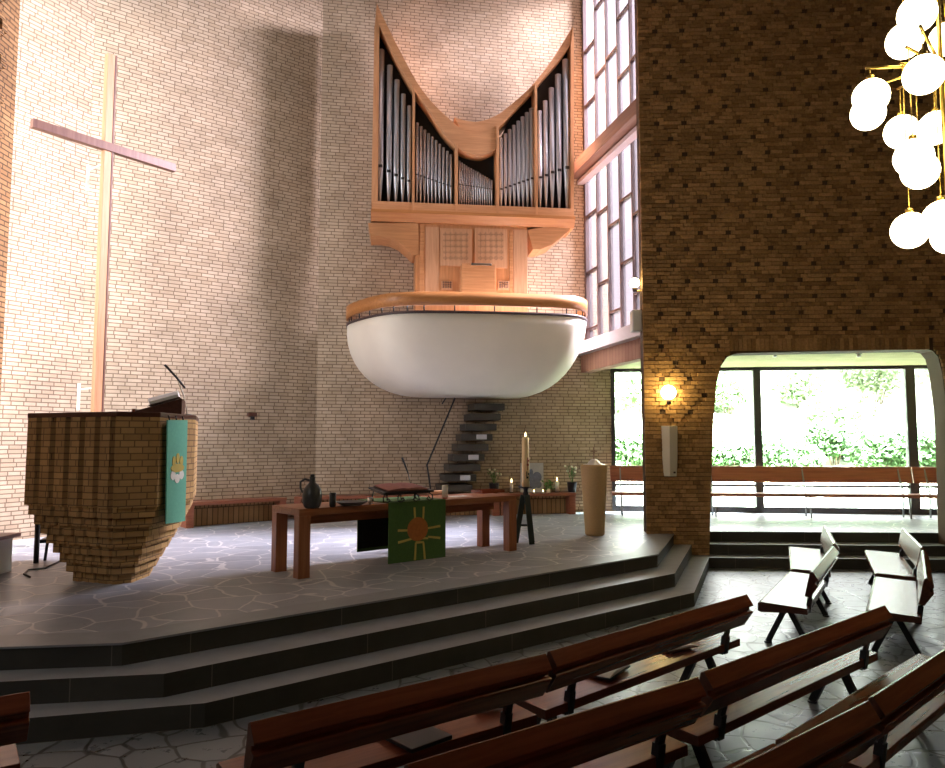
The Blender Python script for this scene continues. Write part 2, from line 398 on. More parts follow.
for r in range(int(CH/rh)):
    z0, z1 = r*rh + .004, (r+1)*rh - .005; zm = (z0+z1)/2
    spans = [(-.02, jx(jl, z0) - .005), (jx(jrr, z0) + .005, Lv)] if zm < ZT else ([(-.02, jl[-1][0] - .12), (jr[0][0] + .12, Lv)] if zm < ZT + .2 else [(-.02, Lv)])
    ph = (r % 8)/8*P; cuts = []
    for k in range(-1, int(Lv/P) + 2):
        for q in ((ph + k*P), (-ph + k*P)): cuts.append(q)
    cuts = sorted(cuts); node = (r % 4) == 0
    merged = []
    for c in cuts:
        if not merged or c - merged[-1] > .10: merged.append(c)
    low = zm < 2.2
    for a, b in spans:
        x = a; cs = [c for c in merged if a + .06 < c < b - .17]
        for c in cs + [b]:
            seg = c - x
            if seg > .02:
                n_ = max(1, round(seg/.225)); w_ = seg/n_
                for t in range(n_): sk.box(x + t*w_ + .0035, x + (t+1)*w_ - .0035, -.034 + rr.uniform(-.003, .003), .012, z0, z1)
            if c < b:
                o_ = .018 if not node else None
                if low: o_ = -.012
                if o_ is not None: sk.box(c + .0035, c + .1015, -.034 + o_, .02, z0, z1)
                x = c + (.105 if not node else .085)
n_ = int((jr[0][0] - jl[-1][0] + .24)/.068)
for t in range(n_):
    x = jl[-1][0] - .12 + t*.068; sk.box(x + .004, x + .064, -.034, .012, ZT + .004, ZT + .196)
sk.build('brick_courses', M_BRICKI, wall_r)
# arch lining in pale render
al = MB()
pts = jl + jr
for i in range(len(pts)-1):
    a, b = pts[i], pts[i+1]
    al.bar((a[0], .18, a[1]), (b[0], .18, b[1]), .40, .02, up=(0, 0, 1) if abs(b[0]-a[0]) > abs(b[1]-a[1]) else (1, 0, 0))
lw = MB(); lw.box(-.45, 0, -15.0, 0, 0, CH)
def in_all(x, z): return True
lw2 = MB(); course_pattern(lw2, 0, 14, .5, CH, in_all, out=.03)
for v in lw2.v: lw.v.append(Vector((-v.y, -14.2 + v.x, v.z)))
b0 = len(lw.v) - len(lw2.v)
for f in lw2.f: lw.face([b0+i for i in f])
struct(lw, 'wall_left', M_BRICKD, loc=(-5.93, 9.22, 0))
struct(MB().box(-9, 10.4, -5.4, -5.1, 0, CH), 'wall_rear', M_BRICKD)
struct(MB().box(10.0, 10.3, -5.2, 11.3, 0, CH), 'wall_nave', M_BRICKD)
struct(MB().box(9.98, 10.3, 11.3, 15.0, 0, 3.5), 'wall_side_room', M_BRICKD)
struct(MB().xy([(-9.3, -5.4), (10.4, -5.4), (10.4, 12.1), (3.15, 12.1), (2.45, 15.9), (-9.3, 15.9)], CH, CH + .25), 'ceiling', M_CEIL)
# niche window behind the near end of the left wall
struct(MB().box(-8.3, -7.9, 5.6, 10.0, 0, CH), 'wall_niche', M_BRICKD)
struct(MB().box(-9, -5.9, 5.3, 5.6, 0, CH), 'wall_niche_end', M_BRICKD)

# side room: window, ceiling, fascia under the tall window
WA = R(-7); WP = Vector((C3.x, C3.y)); wd = Vector((math.cos(WA), math.sin(WA)))
def wpos(px, py=480):
    p = V(px, py, WP, WA); return (p.xy - WP).dot(wd)
Lw = 7.1; WT = 3.44; WB = .60
win = struct(MB().box(0, Lw, -.03, .03, WB - .12, WB), 'window_1', M_BLACKFR, loc=(WP.x, WP.y, 0), rz=WA)
MB().box(0, Lw, -.04, .06, WT - .07, WT + .02).build('head_rail', M_BLACKFR, win)
for a, b in ((612, 616), (709, 712), (755.5, 763), (909, 918.5), (1040, 1048)):
    MB().box(wpos(a), wpos(b), -.05, .07, WB - .1, WT).build('mullion', M_BLACKFR, win)
MB().box(0, Lw, -.02, .03, 1.0, 1.05).build('transom', M_BLACKFR, win)
MB().box(0, Lw, .0, .012, WB, WT - .07).build('glass', M_GLASS, win)
struct(MB().xy([(2.50, 15.25), (3.22, 12.0), (10, 11.5), (10.2, 15.0), (3.0, 15.8), (2.5, 15.6)], WT, WT + .12), 'ceiling_side_room', M_SOFFIT)

# tall window beside the organ
TW = C2; td = Vector((.229, -.973)).normalized(); TA = math.atan2(td.y, td.x); TL = 3.35
def twp(px, py):
    p = V(px, py, TW, TA); return ((p.xy - TW).dot(td), p.z)
tw = struct(MB().box(0, .09, -.02, .12, 3.85, CH), 'window_2', M_DARKWIN, loc=(TW.x, TW.y, 0), rz=TA)
MB().box(0, TL, .05, .056, 3.85, CH).build('glass', M_PANE, tw)
nb = 6
xs = [.09 + i*(TL-.09)/nb for i in range(1, nb)]
for x in xs: MB().box(x - .022, x + .022, .0, .10, 3.95, CH).build('glazing_bar', M_DARKWIN, tw)
zr = random.Random(3)
allx = [.05] + xs + [TL]
for i in range(nb):
    z = 4.25 + (i*0.83 % 1.5)
    while z < CH - .2:
        if abs(z - 7.62) > .3:
            MB().box(allx[i] + .02, allx[i+1] - .02, .0, .09, z - .022, z + .022).build('glazing_bar', M_DARKWIN, tw)
        z += 1.45 + .25*((i*7) % 3 - 1)
# sill, fascia and the crossing beam
struct(MB().box(-.12, TL, -.30, .14, 3.70, 3.93), 'trim_4', M_SILL, loc=(TW.x, TW.y, 0), rz=TA)
struct(MB().box(-.05, TL, -.12, .10, 3.35, 3.72), 'trim_5', M_FASCIA, loc=(TW.x, TW.y, 0), rz=TA)
bmz = MB(); bmz.box(-.02, TL, -.34, .13, 7.48, 7.74)
tb = struct(bmz, 'trim_6', M_BEAM, loc=(TW.x, TW.y, 0), rz=TA)
struct(MB().box(-.02, TL, -.16, .0, 7.36, 7.44), 'trim_7', M_SILL, loc=(TW.x, TW.y, 0), rz=TA)
# flat part between side-room roof and tall window, outside
struct(MB().box(3.15, 10.3, 11.9, 15.6, WT + .12, WT + .3), 'roof_side_room', M_CEIL)

# ------------------------------------------------------------------ outdoors
def field(name, mat, x0, x1, y0, y1, fn, nx=50, ny=30):
    mb = MB()
    for j in range(ny+1):
        for i in range(nx+1):
            x = x0 + (x1-x0)*i/nx; y = y0 + (y1-y0)*j/ny; mb.v.append(Vector((x, y, fn(x, y))))
    for j in range(ny):
        for i in range(nx):
            k = j*(nx+1)+i; mb.face([k, k+1, k+nx+2, k+nx+1], 0, True)
    return struct(mb, name, mat)
def hill(x, y):
    t = max(0, y - 17.6); return .38 + .27*t + .12*math.sin(x*.9 + y*.5)*min(1, t*.3)
field('ground_lawn', M_GRASS, -8, 40, 15.8, 48, hill)
def bush(name, c, rx, ry, rz_, n, mat, label, cat, group, leaf=.12):
    rr = random.Random(int(c[0]*97 + c[1]*31)); root = thing(name, label, cat, c, 0, group)
    fm = MB()
    lobes = [(rr.uniform(-.6, .6)*rx, rr.uniform(-.5, .5)*ry, rr.uniform(.35, .75)*rz_, rr.uniform(.45, .7)) for _ in range(7)]
    for _ in range(n):
        lx, ly, lz, lr = rr.choice(lobes)
        d = Vector((rr.gauss(0, 1), rr.gauss(0, 1), rr.gauss(0, 1))).normalized()*rr.uniform(.7, 1)*lr
        p = Vector((lx + d.x*rx, ly + d.y*ry, max(.05, lz + d.z*rz_*.75)))
        a = Vector((rr.gauss(0, 1), rr.gauss(0, 1), rr.gauss(0, 1))).normalized(); b = a.orthogonal().normalized()
        l = leaf*rr.uniform(.7, 1.4); k = len(fm.v)
        fm.v += [p - a*l*.5, p + b*l*.28, p + a*l*.5, p - b*l*.28]; fm.face([k, k+1, k+2, k+3])
    fm.build('foliage', mat, root)
    st = MB()
    for i in range(4):
        a = i*1.6; st.tube([(math.cos(a)*.05, math.sin(a)*.05, -.15), (math.cos(a)*rx*.2, math.sin(a)*ry*.2, rz_*.35)], .02, 6)
    st.build('stem', M_TRUNK, root)
    return root
for i, (px, h, lab) in enumerate(((627, 1.15, 'dense green hedge bush seen through the narrow window left of the brick pillar'),
        (733, .8, 'green hedge bush partly hidden by the pillar beside the wide window'),
        (788, 1.2, 'dark green hedge bush behind the left part of the widest pane'),
        (835, 1.15, 'green hedge bush behind the middle of the widest pane'),
        (885, 1.2, 'green hedge bush behind the right part of the widest pane'),
        (938, 1.15, 'green hedge bush behind the last narrow pane at the right edge'))):
    p = D(px, 470, 19.8 + .9*(i % 2)); bush('hedge_bush', (p.x, p.y, hill(p.x, p.y) - .02), .95, .45, h*.95, 2400, M_HEDGE, lab, 'bush', 'hedge outside the windows', leaf=.16)
for i, (px, py, y, r_, lab) in enumerate(((640, 395, 27, 1.6, 'pale bush on the slope high behind the narrow left pane'),
        (728, 410, 27, 1.5, 'pale bush on the slope beside the left mullion of the wide window'),
        (800, 405, 28, 1.4, 'pale bush on the slope high behind the widest pane'),
        (845, 430, 24, 1.3, 'greener bush halfway up the slope behind the widest pane'),
        (880, 420, 29, 1.7, 'pale bush on the slope near the right mullion'),
        (952, 395, 31, 1.5, 'pale bush on the slope behind the right edge pane'))):
    p = D(px, py, y); bush('slope_bush', (p.x, p.y, hill(p.x, p.y) - .02), r_*.85, r_*.6, r_*1.1, 1300, M_HEDGEL, lab, 'bush', 'bushes on the slope outside', leaf=.2)

# ------------------------------------------------------------------ organ balcony
BA = R(7); BP = Vector((.12, 14.85))
bal = thing('organ_balcony', 'white rounded organ balcony like a hull hanging on the back brick wall', 'balcony', (BP.x, BP.y, 0), BA)
def bl(px, py, z):     # pixel at height z -> balcony local xy
    p = G(px, py, z); q = p.xy - BP
    return (q.x*math.cos(BA) + q.y*math.sin(BA), -q.x*math.sin(BA) + q.y*math.cos(BA))
RZ = 4.15
yF = -2.15
rim = [(-2.62, .12), (-2.60, -.60), (-2.34, -1.22), (-1.98, -1.76), (-1.62, yF + .12), (-1.1, yF), (0, yF - .05), (1.2, yF + .02), (1.60, yF + .20), (1.83, yF + .62), (1.95, -.8), (1.98, .1)]
def smooth_path(pts, n=6):
    out = []
    P = [pts[0]] + pts + [pts[-1]]
    for i in range(1, len(P)-2):
        for k in range(n):
            t = k/n; a, b, c, d = [Vector(P[i+j]) for j in (-1, 0, 1, 2)]
            out.append(.5*((2*b) + (c-a)*t + (2*a-5*b+4*c-d)*t*t + (3*b-a-3*c+d)*t**3))
    out.append(Vector(pts[-1])); return out
rp = smooth_path([Vector(p) for p in rim], 5)
hm = MB(); levels = 12; rings = []
for k in range(levels+1):
    a = k/levels*PI/2
    z = RZ - 1.36*math.sin(a)
    sx = .37 + .63*math.cos(a)**.85; sy = .50 + .50*math.cos(a)**.9
    rings.append([(p.x*sx, p.y*sy if p.y < 0 else p.y, z) for p in rp])
n = len(rp); b0 = 0
for rg in rings: hm.v += [Vector((p[0] - .10*(1 - (p[2] - RZ + 1.36)/1.36), p[1], p[2])) for p in rg]
for k in range(levels):
    for i in range(n-1): hm.face([k*n+i, k*n+i+1, (k+1)*n+i+1, (k+1)*n+i], 0, True)
hm.face([levels*n+i for i in range(n)])
hm.face([i for i in range(n)][::-1])
hm.build('hull', M_PLASTER, bal)
def band(path, zlo, zhi, off, th):
    mb = MB(); k = 0
    m = len(path)
    for i, p in enumerate(path):
        t = (path[min(i+1, m-1)] - path[max(i-1, 0)]).normalized(); nn = Vector((t.y, -t.x))
        if nn.dot(p - Vector((0, .3))) < 0: nn = -nn
        o = p + nn*off; q = p + nn*(off - th)
        mb.v += [Vector((o.x, o.y, zlo)), Vector((o.x, o.y, zhi)), Vector((q.x, q.y, zhi)), Vector((q.x, q.y, zlo))]
    for i in range(m-1):
        for j in range(4):
            j2 = (j+1) % 4; mb.face([i*4+j, i*4+j2, (i+1)*4+j2, (i+1)*4+j], 0, True)
    mb.face([0, 1, 2, 3]); mb.face([(m-1)*4+j for j in (3, 2, 1, 0)])
    return mb
band(rp, RZ - .015, RZ + .03, .015, .12).build('rim', M_DARKWIN, bal)
band(rp, RZ + .13, RZ + .36, .02, .05).build('rail', M_RAIL, bal)
for i in range(3, n - 2, 3):
    p = rp[i]*.985; MB().tube([(p.x, p.y, RZ + .02), (p.x, p.y, RZ + .15)], .012, 8).build('baluster', M_IRON, bal)

# ------------------------------------------------------------------ organ
OA = R(7); OP = V(376, 205, (-1.80, 13.55), OA)
OB = Vector((OP.x, OP.y))
org = thing('pipe_organ', 'light oak pipe organ with swooping curved top and tin pipes above the white balcony', 'organ', (OB.x, OB.y, RZ), OA)
def ol(px, py, dep=0.0):
    c = OB + Vector((-math.sin(OA), math.cos(OA)))*dep
    p = V(px, py, c, OA); q = p.xy - OB
    return Vector((q.x*math.cos(OA) + q.y*math.sin(OA), p.z - RZ))
def oc(cx, cy, dep=0.0): return ol(330 + cx/2.953, cy/2.953, dep)      # from the 2.953x upper crop
def od(cx, cy, dep=0.0): return ol(330 + cx/2.953, 200 + cy/2.953, dep)  # lower crop
LU = smooth_path([oc(*p) for p in ((138, 12), (180, 100), (220, 178), (260, 250), (300, 302), (340, 342), (390, 382), (440, 397), (497, 372))], 3)
LL = smooth_path([oc(*p) for p in ((142, 70), (190, 165), (240, 255), (290, 325), (330, 385), (370, 430), (400, 450), (450, 458), (495, 438))], 3)
RU = smooth_path([oc(*p) for p in ((718, 76), (680, 138), (640, 198), (590, 258), (540, 303), (490, 340), (440, 357), (400, 354), (368, 344))], 3)
RL = smooth_path([oc(*p) for p in ((716, 122), (680, 172), (640, 217), (600, 265), (550, 318), (500, 372), (460, 394), (420, 396), (385, 380))], 3)
def ribbon(U, Lo, y0, y1):
    mb = MB(); pts = list(U) + list(Lo)[::-1]; n = len(U); k = 0
    for p in U: mb.v += [Vector((p.x, y0, p.y)), Vector((p.x, y1, p.y))]
    for p in Lo: mb.v += [Vector((p.x, y0, p.y)), Vector((p.x, y1, p.y))]
    o = 2*n
    for i in range(n-1):
        a, b = 2*i, 2*i+2
        mb.face([a, b, o+b, o+a], 0); mb.face([a+1, b+1, o+b+1, o+a+1], 0)
        mb.face([a, b, b+1, a+1], 1, True); mb.face([o+a, o+b, o+b+1, o+a+1], 0, True)
    mb.face([0, 1, o+1, o]); e = 2*n-2; mb.face([e, e+1, o+e+1, o+e])
    return mb
ribbon(LU, LL, -.02, .80).build('curved_top', [M_OAK, M_OAK], org)
ribbon(RU, RL, .03, .80).build('curved_top', [M_OAK, M_OAK], org)
zb = oc(140, 598).y
lf = MB(); lf.xz([oc(122, 600), oc(131, 90), oc(138, 12), oc(146, 70), oc(141, 600)], -.01, .80)
lf.build('side_board', M_OAKZ, org)
rf = MB(); rf.xz([oc(711, 625), oc(711, 130), oc(718, 78), oc(720, 130), oc(720, 625)], -.01, .80)
rf.build('side_board', M_OAKZ, org)
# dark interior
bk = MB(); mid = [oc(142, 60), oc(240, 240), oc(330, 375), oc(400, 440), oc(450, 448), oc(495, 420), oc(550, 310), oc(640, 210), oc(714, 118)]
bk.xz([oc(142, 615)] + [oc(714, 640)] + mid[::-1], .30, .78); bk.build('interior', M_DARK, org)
def zat(curve, x):
    for a, b in zip(curve, curve[1:]):
        if (a.x - x)*(b.x - x) <= 0 and abs(b.x-a.x) > 1e-6: return a.y + (b.y-a.y)*(x-a.x)/(b.x-a.x)
    return curve[-1].y
for x0, x1, cv in ((242, 249, LL), (369, 377, LL), (491, 499, RL), (606, 613, RL)):
    a = oc(x0, 620).x; b = oc(x1, 620).x
    zt = max(zat(cv, a), zat(cv, b)) if cv is LL else max(zat(cv, b), zat(cv, a))
    if x0 == 491: zt = oc(495, 374).y
    MB().box(a, b, -.035, .30, oc(x0, 634).y + .0, zt + .02).build('divider', M_OAKZ, org)
za, zc = oc(140, 596).y, oc(720, 655).y
xL, xR = oc(124, 620).x, oc(719, 620).x
MB().box(xL, xR, -.03, .75, oc(420, 630).y, oc(420, 606).y).build('pipe_rail', M_OAK, org)
md = MB(); zl1 = oc(420, 630).y; zl2 = oc(420, 660).y
md.yz([(-.06, zl1), (-.06, zl1 - .06), (.06, zl2), (.75, zl2), (.75, zl1)], xL - .02, xR + .02); md.build('moulding', M_RAIL, org)
# pipes
def pipe(cx, top, hw, mouth, bot):
    a = oc(cx, top); m = oc(cx, mouth); b_ = oc(cx, bot); r = (oc(cx + hw, top) - oc(cx, top)).x
    yc = .13
    mb = MB().lathe([(r*.28, b_.y - m.y), (r*.98, -.02), (r, 0), (r, a.y - m.y), (r*.86, a.y - m.y), (r*.84, a.y - m.y - .1)], 14)
    p = mb.build('pipe', M_TIN, org, loc=(a.x, yc, m.y))
    MB().box(-r*.62, r*.62, -r*1.04, -r*.7, .0, r*.9).build('mouth', M_DARK, p)
S = []
for x, t, h, mo in ((152, 138, 9.5, 490), (177, 185, 9, 505), (198, 228, 8.5, 516), (217, 270, 7.5, 525), (235, 305, 6.5, 532)): S.append((x, t, h, mo, 600))
for i in range(10): S.append((259 + 11.1*i, 355 + 10.5*i, 4.9 - .09*i, 512 + 3.8*i, 604))
for i in range(15): S.append((385 + 6.8*i, 468 + 57*(i/14)**.9, 3.1, 540 + 1.0*i, 610))
for i in range(8): S.append((508 + 12.9*i, 400 - 12.5*i, 5.8 + .1*i, 556 - 4.5*i, 614))
for x, t, h, mo in ((623, 320, 7, 522), (640, 290, 7.5, 516), (658, 252, 8.5, 508), (678, 212, 9, 502), (700, 168, 9.5, 495)): S.append((x, t, h, mo, 618))
for s_ in S: pipe(*s_)
# lower case
zt = zl2; y0 = .12
x1, x2 = od(252, 200).x, od(587, 200).x
MB().box(x1, x2, y0, .75, .02, zt).build('lower_case', M_OAKZ, org)
def panel(name, x0, x1, ya, yb, yo, mat, th=.03, par=None, bev=.006):
    a, b = od(x0, yb), od(x1, ya); return MB().box(a.x, b.x, y0 - yo, y0 - yo + th, max(.02, a.y), b.y).build(name, mat, par or org, bevel=bev)
panel('stile', 264, 279, 66, 300, .02, M_OAK); panel('panel', 282, 324, 75, 300, .015, M_OAKP)
panel('panel', 546, 586, 84, 300, .015, M_OAKP); panel('stile', 533, 543, 84, 300, .02, M_OAK)
for gx in (326, 430):
    ga, gb = od(gx, 190 + (5 if gx > 400 else 0)), od(gx + 95, 82)
    hb = MB().box(ga.x, gb.x, y0 - .03, y0, ga.y, gb.y)
    for r_ in range(5):
        for q in range(5):
            c = od(gx + 16 + 15.5*q, 98 + 17.5*r_)
            s_ = .026
            for sx, sz in ((0, 1), (1, 0), (0, -1), (-1, 0)):
                cx_, cz_ = c.x + sx*s_, c.y + sz*s_
                hb.xz([(cx_ - .012, cz_), (cx_, cz_ - .012), (cx_ + .012, cz_), (cx_, cz_ + .012)], y0 - .034, y0 - .029, 1)
    hb.build('grille', [M_OAKP, M_DARK], org)
kb = panel('music_desk', 384, 481, 200, 300, .42, M_OAK, th=.40)
panel('desk_lamp', 412, 470, 199, 204, .44, M_SILVER, th=.03)
for kx in (330, 498):
    kp = panel('stop_panel', kx, kx + 34, 236, 262, .03, M_OAKP)
    kn = MB()
    for r_ in range(3):
        for q in range(4):
            c = od(kx + 6 + 7*q, 241 + 7*r_); kn.lathe([(.012, 0), (.014, .03), (.004, .034)], 8)
            for v in kn.v[-24:]: v.x, v.y, v.z = c.x + v.x, y0 - .03 - v.z, c.y + v.y
    kn.build('stop_knobs', M_DARKWIN, kp)
def bracket(pts, y_0, y_1, th=0):
    mb = MB(); mb.xz([od(*p) for p in pts], y_0, y_1); return mb.build('bracket', M_OAK, org)
bracket([(112, 64), (262, 64), (262, 158), (245, 160), (228, 142), (205, 122), (180, 110), (150, 104), (120, 104)], .08, .72)
bracket([(586, 84), (722, 66), (708, 88), (660, 128), (625, 142), (603, 142)], .08, .72)

# ------------------------------------------------------------------ stair up to the balcony
st = thing('cantilever_stair', 'dark stone stair of cantilevered treads climbing the brick wall to the white balcony', 'stair', (0, 0, 0))
WBA = math.atan2((C3 - C1).y, (C3 - C1).x); wu = Vector((math.cos(WBA), math.sin(WBA))); wn = Vector((wu.y, -wu.x))
def onwall(px, py, off=0.0):
    p = V(px, py, C1 + wn*off, WBA); return p
for i in range(9):
    py = 488 - 10.2*i; px = 457 + 4.1*i
    p = onwall(px, py, .62); q = p.xy - C1; s0 = q.dot(wu)
    mb = MB()
    for sgn in (1,):
        a = C1 + wu*(s0 - .32); b = C1 + wu*(s0 + .30)
        mb.xy([tuple(a + wn*-.05), tuple(b + wn*-.05), tuple(b + wn*.62), tuple(a + wn*.62)], p.z - .07, p.z + .06)
    t = mb.build('tread', M_TREAD, st, bevel=.006)
    if i in (1, 3, 5):
        a = C1 + wu*(s0 - .02) + wn*.62; b = C1 + wu*(s0 + .17) + wn*.62
        m2 = MB(); m2.xy([tuple(a), tuple(b), tuple(b + wn*.06), tuple(a + wn*.06)], p.z - .045, p.z + .05)
        m2['label'] if False else None
        e = m2.build('lit_end_block', M_TREADE, t)  # added pale block, painting the light caught by the tread end
        e['label'] = 'pale block painting the lit outer end of the tread'
hr = [onwall(455, 398, 1.2), onwall(427, 465, 1.2), onwall(431, 492, 1.2)]
MB().tube(hr, .016, 8).build('handrail', M_IRON, st)
MB().tube([onwall(446, 398, .9), onwall(442, 404, .9)], .012, 8).build('hanger', M_IRON, st)

# ------------------------------------------------------------------ cross
cc = D(107, 147, 10.5); CA = R(52.7); cu = Vector((math.cos(CA), math.sin(CA)))
crs = thing('standing_cross', 'tall slender wooden cross standing behind the brick pulpit', 'cross', (cc.x, cc.y, PZ), CA)
ztop = D(113, 55, 10.5).z - PZ; zarm = cc.z - PZ
MB().box(-.058, .050, -.05, .06, 0, ztop).build('upright', M_CROSS, crs, bevel=.004)
MB().box(.052, .075, -.055, .065, 0, ztop).build('edge_strip', M_CROSSD, crs)
ax0 = -1.03; ax1 = 1.06
MB().box(ax0, ax1, -.065, .03, zarm - .07, zarm + .055).build('arm', M_CROSSD, crs, bevel=.004)
for zz in (zarm - .25, 2.2):
    mb = MB(); mb.box(-.02, -.01, .05, .52, zz, zz + .02); mb.box(-.035, .005, .52, .54, zz - .30, zz + .1); mb.build('wall_bracket', M_SPKW, crs)

# ------------------------------------------------------------------ pulpit
pul = thing('brick_pulpit', 'brown brick pulpit with ribbed side and stepped corbelled foot', 'pulpit', (0, 0, 0))
PT, PM = 2.22, 1.27
pl = [G(24, 505, PM).xy, G(113, 509, PM).xy, G(157, 507, PM).xy, G(165, 506, PM).xy, G(193, 500, PM).xy]
pl[3] = pl[2] + (pl[4]-pl[2])*.2
pl += [Vector((-3.45, 9.25)), Vector((-4.35, 9.55)), Vector((-4.95, 9.0))]
pol = [pl[0], pl[1], pl[2], pl[4], pl[5], pl[6], pl[7]]
ctr = Vector((-3.84, 7.72))
def ribbed(poly, scale, ribs, depth):
    P = [ctr + (p - ctr)*scale for p in poly]
    a, b = P[0], P[1]; d = (b-a).normalized(); nn = Vector((d.y, -d.x)); out = []
    for k in range(ribs):
        t0, t1 = k/ribs, (k+1)/ribs
        out += [a + (b-a)*t0 - nn*(-0.0), a + (b-a)*(t0 + .62/ribs), a + (b-a)*(t0 + .70/ribs) - nn*depth, a + (b-a)*(t1 - .04/ribs) - nn*depth]
    return out + P[1:]
ub = MB(); ub.xy([tuple(p) for p in ribbed(pol, 1.0, 6, .05)], PM, PT - .05); ub.build('body', M_BRICKP, pul)
nst = 8
cb = MB()
for k in range(nst):
    z1 = PM - (PM - PZ)*k/nst; z0 = PM - (PM - PZ)*(k+1)/nst
    f = (k + .8)/nst; s_ = 1 - .57*(f**1.1)
    rb = [p + Vector((0, 0)) for p in ribbed(pol, s_, 6 if k < 6 else 3, .035*s_)]
    off = (Vector((-3.80, 7.80)) - ctr)*f
    cb.xy([tuple(p + off) for p in rb], z0 + (.0 if k < nst-1 else .0), z1)
cb.build('corbelled_foot', M_BRICKP, pul)
cap = MB(); cap.xy([tuple(ctr + (p-ctr)*1.01) for p in pol], PT - .05, PT); cap.build('rim', M_PEWD, pul, bevel=.008)
# banner on the pulpit face
fa, fb = pl[2], pl[4]; fd = (fb-fa).normalized(); fn_ = Vector((fd.y, -fd.x)); FAng = math.atan2(fd.y, fd.x)
def onface(px, py):
    p = V(px, py, fa + fn_*.05, FAng); return ((p.xy - fa).dot(fd), p.z)
bn = thing('pulpit_banner', 'turquoise cloth banner with gold and white emblem hanging on the brick pulpit', 'banner', (fa.x + fn_.x*.05, fa.y + fn_.y*.05, 0), FAng)
b1, b2, b3, b4 = onface(167, 420), onface(187, 420), onface(184.5, 521), onface(165.5, 524)
cl = MB(); cl.xz([b1, b2, b3, b4], -.008, .004); cl.build('cloth', M_TURQ, bn)
def disk(mb, c, rx, rz_, y0_, y1_, n=14):
    mb.xz([(c[0] + rx*math.cos(2*PI*i/n), c[1] + rz_*math.sin(2*PI*i/n)) for i in range(n)], y0_, y1_)
ec = onface(176.5, 468); em = MB(); disk(em, ec, .16, .045, -.014, -.006)
for dx in (-.09, 0.0, .09):
    disk(em, (ec[0] + dx, ec[1] + .07 + (.03 if dx == 0 else 0)), .04, .055, -.014, -.006)
em.build('gold_emblem', M_GOLD, bn)
em = MB()
for dx in (-.10, 0.0, .10): disk(em, (ec[0] + dx, ec[1] - .075 - (.035 if dx == 0 else 0)), .06, .048, -.013, -.006)
em.build('white_emblem', M_WHITE, bn)
hg = MB()
for t in (.15, .5, .85):
    x = b1[0] + (b2[0]-b1[0])*t; hg.tube([(x, .0, b1[1] - .02), (x, .02, b1[1] + .05)], .008, 6)
hg.build('hook', M_IRON, bn)
# reading desk on the pulpit, book and microphone
dk = D(160, 408, 8.1); dz = PT
rd = thing('reading_desk', 'small dark sloping wooden book rest on the pulpit rim', 'book rest', (dk.x, dk.y, dz), R(-72))
m_ = MB(); m_.yz([(-.22, .0), (-.22, .03), (.24, .17), (.24, .0)], -.30, .26); m_.build('slope', M_PEWD, rd, bevel=.005)
MB().box(-.32, .28, -.25, -.22, 0, .05).build('ledge', M_PEW, rd)
def openbook(name, label, loc, rz, wd, dp, tilt=0, cover=M_PEWD, page=M_PAPER, cat='book', group=None, th=.03):
    o = thing(name, label, cat, loc, rz, group); o.rotation_euler.x = tilt
    MB().box(-wd/2 - .01, wd/2 + .01, -dp/2 - .01, dp/2 + .01, 0, .008).build('cover', cover, o)
    for s_ in (-1, 1):
        mb = MB(); pr = [(0, .008), (0, th*.75), (wd*.12, th), (wd*.3, th*.9), (wd/2, th*.45), (wd/2, .008)]
        mb.xz([(s_*x, z) for x, z in pr], -dp/2, dp/2); mb.build('pages', page, o)
    return o
a_ = math.atan2(.14, .46)
openbook('open_bible', 'open book lying on the sloping rest of the pulpit', (dk.x + .07, dk.y - .01, dz + .132), R(-72), .44, .30, a_, th=.09)
mc = thing('gooseneck_microphone', 'thin black microphone on bent neck above the pulpit', 'microphone', (D(188, 405, 8.62).x, 8.62, PT + .006), 0)
q0 = Vector((D(188, 405, 8.62).x, 8.62, PT + .006))
P_ = [Vector((0, 0, 0)), D(184, 396, 8.5) - q0, D(178, 381, 8.5) - q0]
MB().lathe([(.05, 0), (.05, .015), (.012, .02)], 16).build('base', M_IRON, mc)
MB().tube(P_, .007, 8).build('neck', M_SPKW, mc)
MB().tube([D(185, 388, 8.5) - q0, D(177, 378, 8.5) - q0, D(165, 365, 8.5) - q0], [.012, .013, .015], 8).build('capsule', M_IRON, mc)

# small things behind the pulpit
p = G(36, 563, PZ); tag(MB().tube([(0, 0, 0), (0, 0, .82)], .03, 10).build('black_post', M_IRON, loc=(p.x, p.y, PZ)), 'thin black post standing behind the left side of the brick pulpit', 'post')
p = G(56, 560, PZ)
sg = thing('low_stool', 'small black low stool on the floor behind the brick pulpit', 'stool', (p.x, p.y, PZ), .3)
MB().box(-.16, .16, -.12, .12, .22, .27).build('seat', M_IRON, sg, bevel=.01)
for sx in (-1, 1): MB().bar((sx*.12, 0, 0), (sx*.10, 0, .22), .03).build('leg', M_IRON, sg)
p0 = G(10, 572, PZ)
cb_ = MB(); cb_.tube([Vector((p.x + .1, p.y, PZ + .012)), G(45, 568, PZ + .012), G(28, 570, PZ + .012), G(24, 574, PZ + .012), G(30, 577, PZ + .012)], .010, 8)
tag(cb_.build('floor_cable', M_IRON), 'dark cable lying on the floor left of the pulpit', 'cable')
pw = G(43, 548, PZ)
wb = thing('side_bench', 'red-brown wooden bench with white front panel at the left edge', 'bench', (-5.61, 6.5, PZ), 0)
MB().box(0, .52, 0, 1.9, .38, .42).build('seat', M_BENCHW, wb, bevel=.005)
MB().box(.42, .45, .03, 1.86, 0, .38).build('front_panel', M_WHITE, wb)

